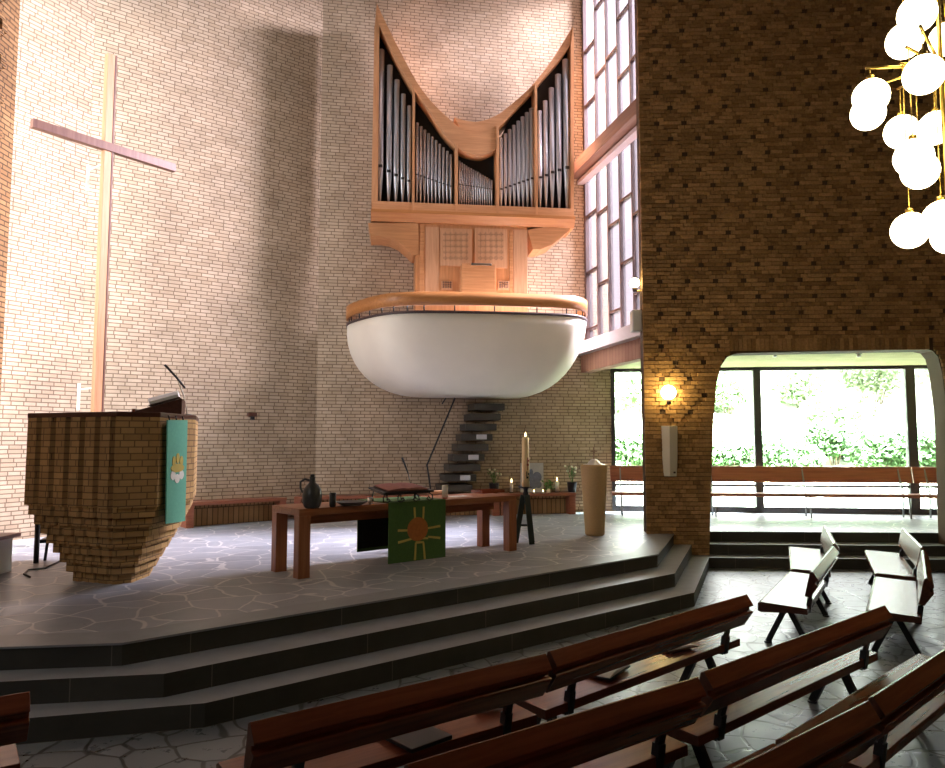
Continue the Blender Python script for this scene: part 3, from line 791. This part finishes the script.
# ------------------------------------------------------------------ wall benches
def wall_bench(A, B, label, depth=.42, h=.42, legs=(0, 1), plinth=True):
    A = Vector(A[:2]); B = Vector(B[:2]); d = B - A; L = d.length
    o = thing('wall_bench', label, 'bench', (A.x, A.y, PZ), math.atan2(d.y, d.x), 'low benches along the back walls')
    MB().box(0, L, 0, depth, h - .055, h).build('seat', M_BENCHW, o, bevel=.006)
    for t in legs: MB().box(t*(L - .13), t*(L - .13) + .13, .02, depth - .02, 0, h - .055).build('leg', M_BENCHW, o, bevel=.006)
    if plinth: MB().box(.14, L - .14, .22, depth - .02, 0, h - .06).build('brick_plinth', M_BSOLD, o)
    return o
M_BSOLD = brick('upright_brick_plinth', (.36, .21, .10), (.27, .145, .065), (.085, .05, .025), bw=.075, rh=.30, mortar=.008)
b1a = G(187, 503, .9); b1b = G(287, 497.6, .9)
wall_bench(b1a, b1b, 'low red wooden bench on brick plinth between the pulpit and the altar end')
n2 = Vector((-math.sin(WBA), math.cos(WBA)))
q1 = C1 - n2*.50 + wu*(-.20); q1 = Vector((b1b.x + .12, b1b.y + .02))
kk = (q1 - C1).dot(wu)
q1 = C1 + wu*(kk) - n2*.47
eb = (onwall(500, 500, .47).xy - C1).dot(wu); q2 = C1 + wu*eb - n2*.47
wall_bench(q1, q2, 'low red wooden bench along the back wall straight behind the altar')
ec_ = (onwall(576, 500, .47).xy - C1).dot(wu); q3 = C1 + wu*(eb + .02) - n2*.47; q4 = C1 + wu*ec_ - n2*.47
wall_bench(q3, q4, 'low red wooden bench carrying candles and potted plants right of the altar')
BT = PZ + .42
def onbench(px, off=.25): 
    p = onwall(px, 490, off); return Vector((p.x, p.y, BT))

# ------------------------------------------------------------------ lounge benches
def back_bench(x0, x1, legs, label):
    o = thing('window_bench', label, 'bench', (WP.x + wd.x*x0 + math.sin(WA)*.55, WP.y + wd.y*x0 - math.cos(WA)*.55, PZ), WA, 'benches along the side room window')
    L = x1 - x0
    MB().box(0, L, -.42, -.02, .39, .45).build('seat', M_BENCHW, o, bevel=.006)
    mb = MB(); mb.yz([(.06, .64), (.12, .95), (.165, .95), (.105, .64)], 0, L); mb.build('backrest', M_BENCHW, o, bevel=.005)
    for x in legs:
        x = x - x0; l = MB(); l.bar((x, -.36, 0), (x, -.30, .41), .025); l.bar((x, -.04, 0), (x, -.08, .41), .025); l.bar((x, -.08, .41), (x, .13, .92), .025); l.bar((x, -.40, .40), (x, 0, .40), .03)
        l.build('leg_frame', M_STEEL, o)
    return o
WPB = WP + Vector((math.sin(WA), -math.cos(WA)))*.55
def wb_x(px):
    p = V(px, 505, WPB, WA); return (p.xy - WPB).dot(wd)
off_ = -.02
back_bench(wb_x(611) , wb_x(705), [wb_x(621), wb_x(692)], 'red wooden window bench with backrest, seen left of the brick pillar beside the font')
back_bench(wb_x(706), wb_x(915), [wb_x(712), wb_x(805), wb_x(902)], 'long red wooden window bench with backrest in the arched opening')
back_bench(wb_x(916.5), wb_x(1035), [wb_x(929), wb_x(1020)], 'red wooden window bench with backrest cut by the right picture edge')

# ------------------------------------------------------------------ altar
A0 = G(303 - 5, 579.5, PZ).xy; A1 = G(517, 550.5, PZ).xy
ad = (A1 - A0); AL = ad.length; AAng = math.atan2(ad.y, ad.x); AW = .66; AH = .73
alt = thing('altar_table', 'long red-brown wooden altar table draped with a green cloth', 'table', (A0.x, A0.y, PZ), AAng)
MB().box(0, AL, 0, AW, AH - .075, AH).build('tabletop', M_ALTAR, alt, bevel=.004)
for x in (0, AL - .14):
    for y in (0, AW - .12): MB().box(x + .002, x + .138, y + .002, y + .118, 0, AH - .075).build('leg', M_ALTARZ, alt, bevel=.004)
MB().box(.14, AL - .14, .30, .33, AH - .20, AH - .075).build('rail', M_ALTAR, alt)
AT = PZ + AH
def at(px, py):      # point on the table top, world
    return G(px, py, AT)
def loc_alt(p): q = Vector(p[:2]) - A0; return (q.x*math.cos(AAng) + q.y*math.sin(AAng), -q.x*math.sin(AAng) + q.y*math.cos(AAng))
def front(px, py):
    p = V(px, py, A0, AAng); return ((p.xy - A0).x*math.cos(AAng) + (p.xy - A0).y*math.sin(AAng), p.z - PZ)
fx0, fx1 = front(388, 530)[0], front(445, 530)[0]
fr = thing('altar_cloth', 'green altar cloth with embroidered radiant sun hanging over the altar front', 'cloth', (A0.x, A0.y, PZ), AAng)
m_ = MB(); m_.yz([(-.012, .04), (-.012, AH + .008), (AW + .012, AH + .008), (AW + .012, .10), (AW + .002, .10), (AW + .002, AH + .001), (-.002, AH + .001), (-.002, .04)], fx0, fx1)
m_.build('cloth', M_GREEN, fr)
lx0, lx1 = fx0 + .02, fx1 - .02
MB().box(fx0, fx1, AW - .002, AW + .0015, .14, AH - .08).build('shade_sheet', M_BLACKSH, fr)  # black sheet painting the shade inside the cloth's rear drop
MB().box(fx0 + .0, fx1, AW + .0125, AW + .016, .10, AH).build('rear_shade_sheet', M_BLACKSH, fr)  # the same painted shade on the outer side of the drop
sc_ = front(417, 529); em = MB(); disk(em, sc_, .15, .14, -.018, -.010, 24); em.build('sun_disk', M_ORANGE, fr)
em = MB()
def rayseg(a, b):
    p, q = front(*a), front(*b); d = (Vector(q) - Vector(p)).normalized(); n_ = Vector((-d.y, d.x))*.014
    em.xz([(p[0]+n_.x, p[1]+n_.y), (p[0]-n_.x, p[1]-n_.y), (q[0]-n_.x*.8, q[1]-n_.y*.8), (q[0]+n_.x*.8, q[1]+n_.y*.8)], -.017, -.010)
def cp(x, y): return (360 + x/6.98, 460 + y/6.98)
for a, b in (((375, 330), (380, 425)), ((440, 325), (435, 420)), ((260, 492), (350, 490)), ((262, 576), (360, 548)), ((555, 460), (470, 475)), ((555, 543), (470, 535)), ((378, 698), (385, 575)), ((448, 690), (438, 575))):
    rayseg(cp(*a), cp(*b))
for a, b in (((360, 545), (470, 545)), ((385, 575), (440, 572)), ((385, 545), (390, 520)), ((400, 520), (455, 515))): rayseg(cp(*a), cp(*b))
em.build('sun_rays', M_GOLD, fr)

def put(px, py): p = at(px, py); return (p.x, p.y, AT)
# jug
j = thing('stoneware_jug', 'dark grey stoneware jug with narrow neck and handle on the altar', 'jug', put(312, 508), 0)
MB().lathe([(.072, 0), (.088, .02), (.104, .08), (.106, .14), (.094, .20), (.066, .245), (.036, .27), (.030, .31), (.034, .335), (.024, .335)], 28).build('body', M_STONEWARE, j)
MB().tube([(-.03, 0, .295), (-.08, 0, .31), (-.125, 0, .28), (-.125, 0, .22), (-.10, 0, .165)], .012, 8).build('handle', M_STONEWARE, j)
MB().lathe([(.022, .33), (.026, .345), (.018, .362)], 16).build('stopper', M_BLACKW, j)
j.rotation_euler.z = R(10)
tag(MB().lathe([(.030, 0), (.036, .02), (.037, .155), (.030, .155), (.028, .02)], 20).build('beaker', M_BLACKW, loc=put(332.5, 507)), 'black beaker on the altar beside the jug', 'cup')
pt_ = thing('serving_dish', 'shallow black dish on the altar right of the beaker', 'dish', put(351.5, 505.5), 0)
MB().lathe([(.10, 0), (.17, .035), (.185, .045), (.17, .044), (.09, .012)], 28).build('dish', M_BLACKW, pt_)
gl = thing('small_glass', 'small clear glass on the altar next to the black dish', 'glass', put(370, 504), 0)
MB().lathe([(.020, 0), (.022, .002), (.028, .075), (.026, .075), (.020, .006)], 16).build('bowl', M_WHITEG if False else M_SILVER, gl)
nk = MB(); nk.xy([(-.06, -.04), (.06, -.03), (.05, .04), (-.05, .035)], 0, .012); nk.xy([(-.03, -.02), (.05, -.03), (.03, .03), (-.03, .02)], .012, .03)
zdish = put(357, 503)
tag(nk.build('folded_napkin', M_WHITE, loc=(put(362, 503.5)[0], put(362, 503.5)[1] + .05, AT)), 'folded white napkin between the black dish and the book stand', 'napkin')
# book stand with book
bsl = at(401, 502)
bs = thing('iron_book_stand', 'black wrought iron book stand with curled feet on the green altar cloth', 'book stand', (bsl.x, bsl.y, AT + .008), AAng)
m_ = MB()
for y in (-.13, .13): m_.bar((-.33, y, .10 + (y + .13)*.18), (.33, y, .10 + (y + .13)*.18), .018)
for x in (-.33, 0, .33): m_.bar((x, -.13, .10), (x, .13, .147), .016)
m_.build('frame', M_IRON, bs)
m_ = MB(); m_.yz([(-.17, .105), (-.17, .125), (.15, .175), (.15, .155)], -.36, .36); m_.build('plate', M_IRON, bs)
for x in (-.30, -.10, .10, .30):
    sgn = 1 if x > 0 else -1
    m_ = MB(); cs = [Vector((x, -.13, .10)), Vector((x + sgn*.05, -.15, .07)), Vector((x + sgn*.05, -.16, .02)), Vector((x, -.16, .008)), Vector((x - sgn*.04, -.16, .03)), Vector((x - sgn*.015, -.16, .055)), Vector((x + sgn*.01, -.16, .04))]
    m_.tube(cs, .008, 6); m_.tube([Vector((x, .13, .14)), Vector((x, .15, .07)), Vector((x, .14, .006))], .008, 6); m_.build('curled_foot', M_IRON, bs)
u2 = Vector((math.cos(AAng), math.sin(AAng)))
ob = openbook('altar_book', 'large open book with reddish pages on the iron stand', (bsl.x, bsl.y, AT + .008 + .155), AAng, .56, .30, math.atan2(.05, .32), page=M_PINKPAGE, th=.035)
mp = thing('altar_microphone', 'slim black gooseneck microphone on the altar beside the open book', 'microphone', put(416, 496.5), 0)
y_ = put(416, 496.5)[1]; q0 = Vector(put(416, 496.5))
MB().lathe([(.045, 0), (.045, .012), (.01, .016)], 16).build('base', M_IRON, mp)
MB().tube([Vector((0, 0, .01)), D(411.5, 488, y_) - q0, D(408, 473, y_) - q0], .006, 8).build('neck', M_IRON, mp)
MB().tube([D(408, 473, y_) - q0, D(405, 465, y_) - q0, D(402, 457.5, y_) - q0], [.009, .012, .015], 8).build('capsule', M_IRON, mp)
pc = thing('pillar_candle', 'short ivory candle on a small red foot on the altar', 'candle', put(445, 498.5), 0)
MB().lathe([(.03, 0), (.034, .012), (.02, .018)], 16).build('foot', M_RED, pc); MB().lathe([(.038, .016), (.038, .165), (.034, .168), (.01, .165)], 20).build('wax', M_WAXW, pc)
pp = at(459, 496.5)
m_ = MB(); m_.box(-.15, .15, -.10, .10, 0, .004); tag(m_.build('paper_sheet', M_PAPER, loc=(pp.x, pp.y, AT), rz=AAng), 'white sheet of paper on the altar right of the candle', 'paper')
pp = at(437, 494)
tag(MB().box(-.13, .13, -.07, .07, 0, .035).build('wooden_box', M_OAK, loc=(pp.x, pp.y, AT + .009), rz=AAng, bevel=.004), 'small flat light wooden box on the altar behind the candle', 'box')
pp = at(489, 492.5)
tr = thing('wooden_tray', 'flat wooden tray near the right end of the altar', 'tray', (pp.x, pp.y, AT), AAng)
MB().box(-.22, .18, -.11, .11, 0, .015).build('base', M_BENCHW, tr)
m_ = MB(); m_.box(-.22, .18, -.12, -.11, 0, .04); m_.box(-.22, .18, .11, .12, 0, .04); m_.box(-.23, -.22, -.12, .12, 0, .04); m_.box(.18, .19, -.12, .12, 0, .04); m_.build('edge', M_PEW, tr)

# ------------------------------------------------------------------ paschal candle and font
pb = G(526, 543, PZ); cs = thing('candle_stand', 'dark green three-legged candle stand beside the altar', 'candle stand', (pb.x, pb.y, PZ), 0)
SH = .80
for a, sp in ((-65, .17), (55, .17), (175, .15)):
    a = R(a); m_ = MB(); m_.bar((math.cos(a)*sp, math.sin(a)*sp, 0), (math.cos(a)*.035, math.sin(a)*.035, SH - .12), .055, .075); m_.build('leg', M_STAND, cs)
MB().lathe([(.035, SH - .2), (.045, SH - .10), (.03, SH - .07), (.035, SH - .03), (.10, SH - .015), (.115, SH), (.10, SH), (.06, SH - .006)], 24).build('drip_dish', M_IRON, cs)
MB().bar((-.07, -.0, .25), (.07, .0, .25), .03).build('brace', M_STAND, cs)
pcz = PZ + SH
pc = thing('paschal_candle', 'tall ivory paschal candle with red and dark symbols on the green stand', 'candle', (pb.x, pb.y, pcz - .005), 0)
CHt = .70
MB().lathe([(.055, 0), (.055, CHt*.42), (.050, CHt), (.046, CHt + .006), (.01, CHt - .002)], 24).build('wax', M_WAX, pc)
MB().tube([(0, 0, CHt - .01), (0, 0, CHt + .03)], .004, 6).build('wick', M_IRON, pc)
MB().lathe([(.002, CHt + .015), (.012, CHt + .03), (.010, CHt + .05), (.001, CHt + .085)], 10).build('flame', M_FLAME, pc)
def wrap(mb, a0, a1, z0, z1, r=.0565):
    k = len(mb.v)
    for i in range(4):
        a = R(a0 + (a1-a0)*i/3); mb.v += [Vector((r*math.cos(a), r*math.sin(a), z0)), Vector((r*math.cos(a), r*math.sin(a), z1)), Vector(((r-.004)*math.cos(a), (r-.004)*math.sin(a), z1)), Vector(((r-.004)*math.cos(a), (r-.004)*math.sin(a), z0))]
    for i in range(3):
        for j_ in range(4):
            j2 = (j_+1) % 4; mb.face([k+i*4+j_, k+i*4+j2, k+i*4+4+j2, k+i*4+4+j_])
m_ = MB(); wrap(m_, -75, -40, .30, .33); wrap(m_, -68, -55, .24, .42); wrap(m_, -60, -30, .36, .385); m_.build('cross_symbol', M_RED, pc)
m_ = MB(); wrap(m_, -85, -50, .12, .15); wrap(m_, -60, -25, .17, .20); wrap(m_, -45, -25, .08, .20); wrap(m_, -85, -70, .12, .22); m_.build('wax_symbol', M_STAND, pc)
pf = G(596.5, 536.5, PZ); pf.y += .15
ft = thing('baptismal_font', 'tapering sand-coloured stone font near the brick pillar', 'font', (pf.x, pf.y, PZ), 0)
MB().lathe([(.125, 0), (.148, .02), (.150, .05), (.205, 1.03), (.208, 1.07), (.196, 1.085), (.18, 1.075)], 40).build('basin', M_FONT, ft)
MB().lathe([(.17, 1.075), (.165, 1.09), (.10, 1.10), (.085, 1.13), (.05, 1.16), (.016, 1.17)], 32).build('lid', M_SILVER, ft)
m_ = MB(); m_.box(-.009, .009, -.009, .009, 1.16, 1.36); m_.box(-.052, .052, -.009, .009, 1.28, 1.298); m_.build('lid_cross', M_BEAM, ft)

# ------------------------------------------------------------------ things on the bench behind the altar
def potted(px, label, pot_mat, h, flowers, off=.22, group='potted plants on the bench'):
    p = onbench(px, off); o = thing('potted_plant', label, 'plant', p, 0, group); rr = random.Random(px)
    MB().lathe([(.075, 0), (.08, .01), (.10, .19), (.105, .20), (.092, .20), (.085, .17)], 20).build('pot', pot_mat, o)
    s_ = MB(); l_ = MB(); f_ = MB()
    for i in range(9):
        a = rr.uniform(0, 2*PI); tip = Vector((math.cos(a)*rr.uniform(.03, .17), math.sin(a)*rr.uniform(.03, .14), .2 + h*rr.uniform(.5, 1)))
        s_.tube([(0, 0, .16), tip*.6 + Vector((0, 0, .1)), tip], .004, 5)
        for q in range(4):
            c = tip*rr.uniform(.6, .95) + Vector((rr.gauss(0, .03), rr.gauss(0, .03), .05)); d = Vector((rr.gauss(0, 1), rr.gauss(0, 1), rr.gauss(0, .5))).normalized()*.05; e = Vector((-d.y, d.x, .01))*.35
            k = len(l_.v); l_.v += [c - d, c + e, c + d, c - e]; l_.face([k, k+1, k+2, k+3])
        if flowers and i < 6: f_.ball(tip, .024, 5)
    s_.build('stem', M_LEAF, o); l_.build('leaves', M_LEAF, o)
    if flowers: f_.build('blossom', M_PETAL, o)
    return o
potted(494, 'potted plant with pale blossoms on the bench left of the paschal candle', M_BLACKW, .28, True)
potted(572, 'potted plant with pale blossoms in a dark pot on the bench left of the font', M_BLACKW, .34, True)
p = onbench(549, .27); o = thing('posy_vase', 'small low glass vase of greenery on the bench beside the grey plaque', 'vase', p, 0)
MB().lathe([(.03, 0), (.045, .03), (.035, .07), (.03, .08), (.026, .075)], 16).build('vase', M_SPKW, o)
l_ = MB(); rr = random.Random(2)
for i in range(36):
    c = Vector((rr.gauss(0, .045), rr.gauss(0, .03), rr.uniform(.07, .24))); d = Vector((rr.gauss(0, 1), rr.gauss(0, 1), rr.gauss(0, 1))).normalized()*.04; e = d.orthogonal()*.4
    k = len(l_.v); l_.v += [c - d, c + e, c + d, c - e]; l_.face([k, k+1, k+2, k+3])
for i in range(6): l_.tube([(0, 0, .05), (rr.gauss(0, .06), rr.gauss(0, .04), .2)], .003, 5)
l_.build('greenery', M_LEAF, o)
def taper(px, label, h, r, off, cr=None):
    p = onbench(px, off); o = thing('lit_candle', label, 'candle', p, 0, 'lit candles on the bench')
    MB().lathe([(r + .012, 0), (r + .014, .01), (r + .004, .014)], 16).build('saucer', M_BLACKW, o)
    MB().lathe([(r, .012), (r, h), (r*.8, h + .002), (.004, h - .003)], 16).build('wax', M_WAXW, o)
    MB().lathe([(.002, h), (.014, h + .02), (.012, h + .04), (.001, h + .085)], 10).build('flame', M_FLAME, o)
taper(511.5, 'white lit candle on the bench just left of the paschal candle', .20, .030, .16)
taper(557, 'white lit candle on the bench between the plaque and the font', .22, .036, .16)
for px, lb in ((534, 'small lit tea light on the bench below the grey plaque'), (543, 'small lit tea light on the bench right of the grey plaque')):
    p = onbench(px, .40); o = thing('tea_light', lb, 'candle', p, 0, 'tea lights on the bench')
    MB().lathe([(.026, 0), (.028, .03), (.022, .028)], 14).build('cup', M_SILVER, o); MB().lathe([(.002, .028), (.011, .04), (.001, .075)], 8).build('flame', M_FLAME, o)
p = onbench(532, .12)
pq = thing('picture_plaque', 'square pale grey plaque with slate blue figure leaning on the brick wall', 'picture', p, WBA)
a, b = onwall(521, 463, .1), onwall(544, 489, .1); wq = (b.xy - a.xy).length/2; hq = a.z - BT
m_ = MB(); m_.xz([(-wq, 0), (wq, 0), (wq, hq), (-wq, hq)], -.012, .012); m_.build('panel', M_PRINT, pq)
m_ = MB()
for cx_, cz_, rx_, rz2 in ((-.07, .32, .09, .13), (.10, .30, .10, .11), (0, .16, .13, .09), (-.02, .40, .04, .07), (.13, .15, .07, .07)): disk(m_, (cx_, cz_), rx_, rz2, -.017, -.011)
m_.build('figure', M_BLUEGREY, pq)

# wall sconce on the left wall
wbu = (C1 - FB).normalized(); BLA = math.atan2(wbu.y, wbu.x); wbn = Vector((wbu.y, -wbu.x))
p = V(252, 415, C1, BLA)
sc2 = thing('wall_sconce', 'tiny dark reddish bracket fixed on the pale brick wall between cross and balcony', 'bracket', (p.x, p.y, p.z), BLA)
MB().box(-.10, .06, -.10, .0, -.03, .04).build('box', M_PEWD, sc2, bevel=.008); MB().box(-.03, .03, -.06, 0, -.09, -.03).build('mount', M_IRON, sc2)

# ------------------------------------------------------------------ pillar lamp and loudspeaker
rn = Vector((math.sin(RA), -math.cos(RA)))
def onrw(px, py, off): return V(px, py, RW + rn*off, RA)
def wall_lamp(p, rot, label, r=.115):
    o = thing('wall_lamp', label, 'lamp', p, rot)
    MB().ball((0, 0, 0), r, 12).build('globe', M_LAMP, o)
    MB().lathe([(.035, -r - .075), (.038, -r + .012), (.03, -r + .014)], 16).build('socket', M_DARKWIN, o)
    m_ = MB(); m_.tube([(0, 0, -r - .05), (0, .09, -r - .05), (0, .165, -r - .05)], .012, 8); m_.lathe([(.04, 0), (.045, .02)], 12)
    for v in m_.v[-24:]: v.x, v.y, v.z = v.x, .165 - v.z*.5, -r - .05 + v.y
    m_.build('arm', M_BRASS, o)
wall_lamp(onrw(668.5, 392.5, .17), RA, 'lit round globe wall lamp on the brick pillar')
sp = onrw(669.5, 451, .0)
lsp = thing('column_speaker', 'cream column loudspeaker on the brick pillar below the globe lamp', 'loudspeaker', (sp.x, sp.y, sp.z), RA)
hw, hh = .125, .395
m_ = MB(); b0 = 0
def sec(z, w0, d0): return [Vector((-w0, -.002, z)), Vector((w0, -.002, z)), Vector((w0*.80, -d0, z)), Vector((-w0*.25, -d0 - .03, z)), Vector((-w0, -d0*.55, z))]
for z, w0, d0 in ((-hh, hw*.82, .10), (-hh*.3, hw*.95, .13), (hh, hw, .15)): m_.v += sec(z, w0, d0)
for k in range(2):
    for i in range(5): m_.face([k*5+i, k*5+(i+1) % 5, (k+1)*5+(i+1) % 5, (k+1)*5+i])
m_.face([0, 1, 2, 3, 4]); m_.face([10, 11, 12, 13, 14]); m_.build('cabinet', M_SPKW, lsp, bevel=.006)
MB().box(.03, .06, -.135, -.118, -hh + .05, -hh + .075).build('badge', M_DARKWIN, lsp)
# lamp and speaker on the pillar's window side
p = onrw(640.5, 283, -.16); p.x = RW.x - .10
wall_lamp(p, R(-90), 'lit globe wall lamp on the window side edge of the brick pillar, high up', r=.08)
p2 = onrw(637, 321, -.2)
s2 = thing('white_speaker', 'small white box loudspeaker beside the tall window sill', 'loudspeaker', (RW.x - .085, RW.y + .2, p2.z), 0)
MB().box(-.07, .08, -.10, .10, -.18, .17).build('cabinet', M_WHITE, s2, bevel=.012); MB().box(-.074, -.068, -.08, .08, -.15, .13).build('grille_cloth', M_SPKW, s2)

# ------------------------------------------------------------------ chandelier
hub = D(941, 65, 5.75); ch = thing('globe_chandelier', 'big brass chandelier of glowing white globes hanging at upper right', 'chandelier', (hub.x, hub.y, hub.z), 0)
up_h = 1.45
MB().tube([(0, 0, -2.0), (0, 0, CH - hub.z)], .018, 10).build('stem', M_BRASS, ch)
gl_ = [(917, 14, 19, 1), (904.4, 41, 18, 1), (946, 39, 16.5, 1), (871, 96.6, 18, 0), (868, 113.5, 17, 0), (923.7, 74.6, 20, 0), (901.7, 132, 17, 0), (935.6, 128, 17, 0),
       (913.5, 157.6, 19, 0), (920, 171, 18.3, 0), (910, 230.5, 18.2, 0), (942, 218.6, 18.6, 0), (950, 236, 18, 0), (1000, 100, 18, 0), (1015, 150, 17, 0), (985, 175, 20, 0), (1000, 40, 18.5, 1), (975, 20, 17.5, 1)]
GR = .142
seen = set()
for px, py, r_, lvl in gl_:
    y = GR*FPX/r_*1.0; p = D(px, py, y) - hub
    g = MB().ball((0, 0, 0), GR, 12).build('globe', M_GLOBE, ch, loc=p)
    az = lvl*up_h
    if p.z + GR > az - .05: az = up_h
    MB().lathe([(.03, GR - .012), (.03, GR + .03), (.008, GR + .04)], 12).build('cap', M_BRASS, g)
    MB().tube([(p.x, p.y, p.z + GR + .02), (p.x, p.y, az)], .004, 6).build('cord', M_BRASS, ch)
    d = Vector((p.x, p.y, 0))
    if d.length > .05: MB().tube([(0, 0, az), (d.x*1.06, d.y*1.06, az)], .012, 8).build('arm', M_BRASS, ch)

# ------------------------------------------------------------------ pews
def pew(S, T, label, cat='pew', legs_at=None, light=False):
    S = Vector(S[:2]); T = Vector(T[:2]); d = T - S; L = d.length
    o = thing('church_pew', label, cat, (S.x, S.y, 0), math.atan2(d.y, d.x), 'low-backed wooden pews in the nave')
    # back profile in (y, z), seat looks towards +y
    bp_ = [(.072, .515), (.022, .735), (.0, .745), (-.050, .672), (-.050, .662), (-.020, .652), (-.018, .630), (-.046, .622), (-.046, .612), (.028, .505)]
    m_ = MB(); m_.yz(bp_, 0, L, 0, mcap=1); m_.build('backrest', [M_PEW, M_PEWD], o, bevel=.004)
    m_ = MB(); m_.yz([(.055, .345), (.055, .40), (.46, .42), (.485, .405), (.485, .335), (.455, .325), (.20, .345)], .02, L - .02, 0, mcap=1); m_.build('seat', [M_PEW, M_PEWD], o, bevel=.004)
    for x in (legs_at or (.24, L - .24)):
        for y1 in (.44, .08):
            m_ = MB(); m_.bar((x, .26 + (y1 - .26)*.12, .33), (x, y1, .012), .045, .05, up=(0, 1, 0)); m_.tube([(x, y1, 0), (x, y1, .014)], .035, 10); m_.build('leg', M_IRON, o)
        m_ = MB(); m_.bar((x, .07, .345), (x, .44, .345), .05, .05); m_.build('crosspiece', M_IRON, o)
        m_ = MB(); m_.bar((x, .075, .33), (x, .055, .46), .05, .045, up=(0, 1, 0)); m_.bar((x, .055, .45), (x, .022, .57), .05, .022, up=(0, 1, 0)); m_.build('back_support', M_IRON, o)
    return o
H = .745
g = lambda a, b: G(a, b, H)
r1a = pew(g(250, 722), g(546, 653.3), 'dark wooden pew nearest the steps with a black folder on its seat')
r1b = pew(g(550, 651), g(747, 594), 'wooden pew nearest the steps, holding an open hymn book and booklet')
r2a = pew(g(407, 764), g(698, 676.5), 'wooden pew in the second row starting at the bottom picture edge')
r2b = pew(g(704, 671.5), g(885, 605), 'wooden pew in the second row with its end before the white benches')
r3a = pew(G(735, 768, H).lerp(G(870, 700, H), -.55), g(869, 700.5), 'wooden pew in the third row cut by the bottom picture edge')
s3 = G(873, 696.5, H); e3 = G(945, 650, H); pew(s3, s3 + (e3 - s3)*2.0, 'wooden pew in the third row cut by the right picture edge')
for o_, en in ((r1a, 1), (r2a, 1)): pass
# pews turned the other way, lit from the side room
def side_pew(a, b, label, far):
    A = G(*a, .41); B = G(*b, .41); d = (B - A).xy.normalized(); nb = Vector((d.y, -d.x))*.48
    if far: B = A + (B - A).normalized()*2.02
    return pew(Vector(A.xy) + nb, Vector(B.xy) + nb, label)
side_pew((757.7, 603), (789, 572), 'pew seen end-on left of the aisle, seat shining white, near half', False)
side_pew((791, 569.5), (788.5, 543), 'far half of the left end-on pew, standing close to the dark steps', True)
side_pew((866, 611), (874.5, 577), 'pew seen end-on at right, seat shining white, near half', False)
side_pew((875.5, 574), (863, 546.5), 'far half of the right end-on pew, standing close to the dark steps', True)
pl_e = G(30, 691, H); pew(pl_e - Vector((math.cos(R(36))*1.7, math.sin(R(36))*1.7, 0)), pl_e, 'dark wooden pew end at the lower left picture corner')

def on_seat(o_, t, y=.30):
    c, s_ = math.cos(o_.rotation_euler.z), math.sin(o_.rotation_euler.z); zz = .40 + (y - .07)*.0513
    return Vector((o_.location.x + t*c - y*s_, o_.location.y + t*s_ + y*c, zz + .012))
def seat_t(o_, px, py):
    p = G(px, py, .415).xy - o_.location.xy; a = o_.rotation_euler.z
    return (p.x*math.cos(a) + p.y*math.sin(a)), (-p.x*math.sin(a) + p.y*math.cos(a))
t, y = seat_t(r1a, 412, 737); p = on_seat(r1a, t, max(.18, min(.30, y)))
fo = thing('black_folder', 'flat black folder lying on the seat of the front pew', 'folder', p, r1a.rotation_euler.z + .1)
MB().box(-.13, .13, -.17, .17, 0, .022).build('cover', M_IRON, fo, bevel=.004); MB().box(-.12, .132, -.16, .16, .005, .017).build('pages', M_PAPER, fo)
t, y = seat_t(r1a, 508, 702); p = on_seat(r1a, min(t, 1.45), .26)
gv = thing('dark_gloves', 'small dark heap of gloves on the front pew near the joint', 'gloves', p, .3)
m_ = MB(); m_.ball((0, 0, .022), .05, 6, sz=.45); m_.ball((.06, .03, .02), .035, 6, sz=.5)
for i in range(4): m_.tube([(.03, .02*i - .03, .02), (.12, .025*i - .04, .014)], .011, 6)
m_.build('glove', M_BLACKSH, gv)
t, y = seat_t(r1b, 603, 671)
openbook('open_hymnal', 'open hymn book with pale pages lying on the front pew', on_seat(r1b, t, max(.13, min(.36, y))), r1b.rotation_euler.z + .25, .32, .23, group=None, cover=M_BLACKSH)
t, y = seat_t(r1b, 673, 647); p = on_seat(r1b, t, max(.13, min(.36, y)))
openbook('hymn_booklet', 'thin open booklet lying on the right half of the front pew', p, r1b.rotation_euler.z - .2, .28, .19, cover=M_PEWD, th=.02)

# spot eyes in the side-room ceiling
for px, py, lb in ((775, 360, 'small ceiling spotlight over the left part of the side room'), (859, 357.5, 'small ceiling spotlight over the right part of the side room')):
    p = D(px, py, 12.6); o = thing('ceiling_spot', lb, 'lamp', (p.x, p.y, WT), 0)
    MB().lathe([(.05, -.012), (.055, 0)], 14).build('plate', M_DARKWIN, o); MB().lathe([(.02, -.07), (.035, -.06), (.03, -.012)], 12).build('head', M_SILVER, o)
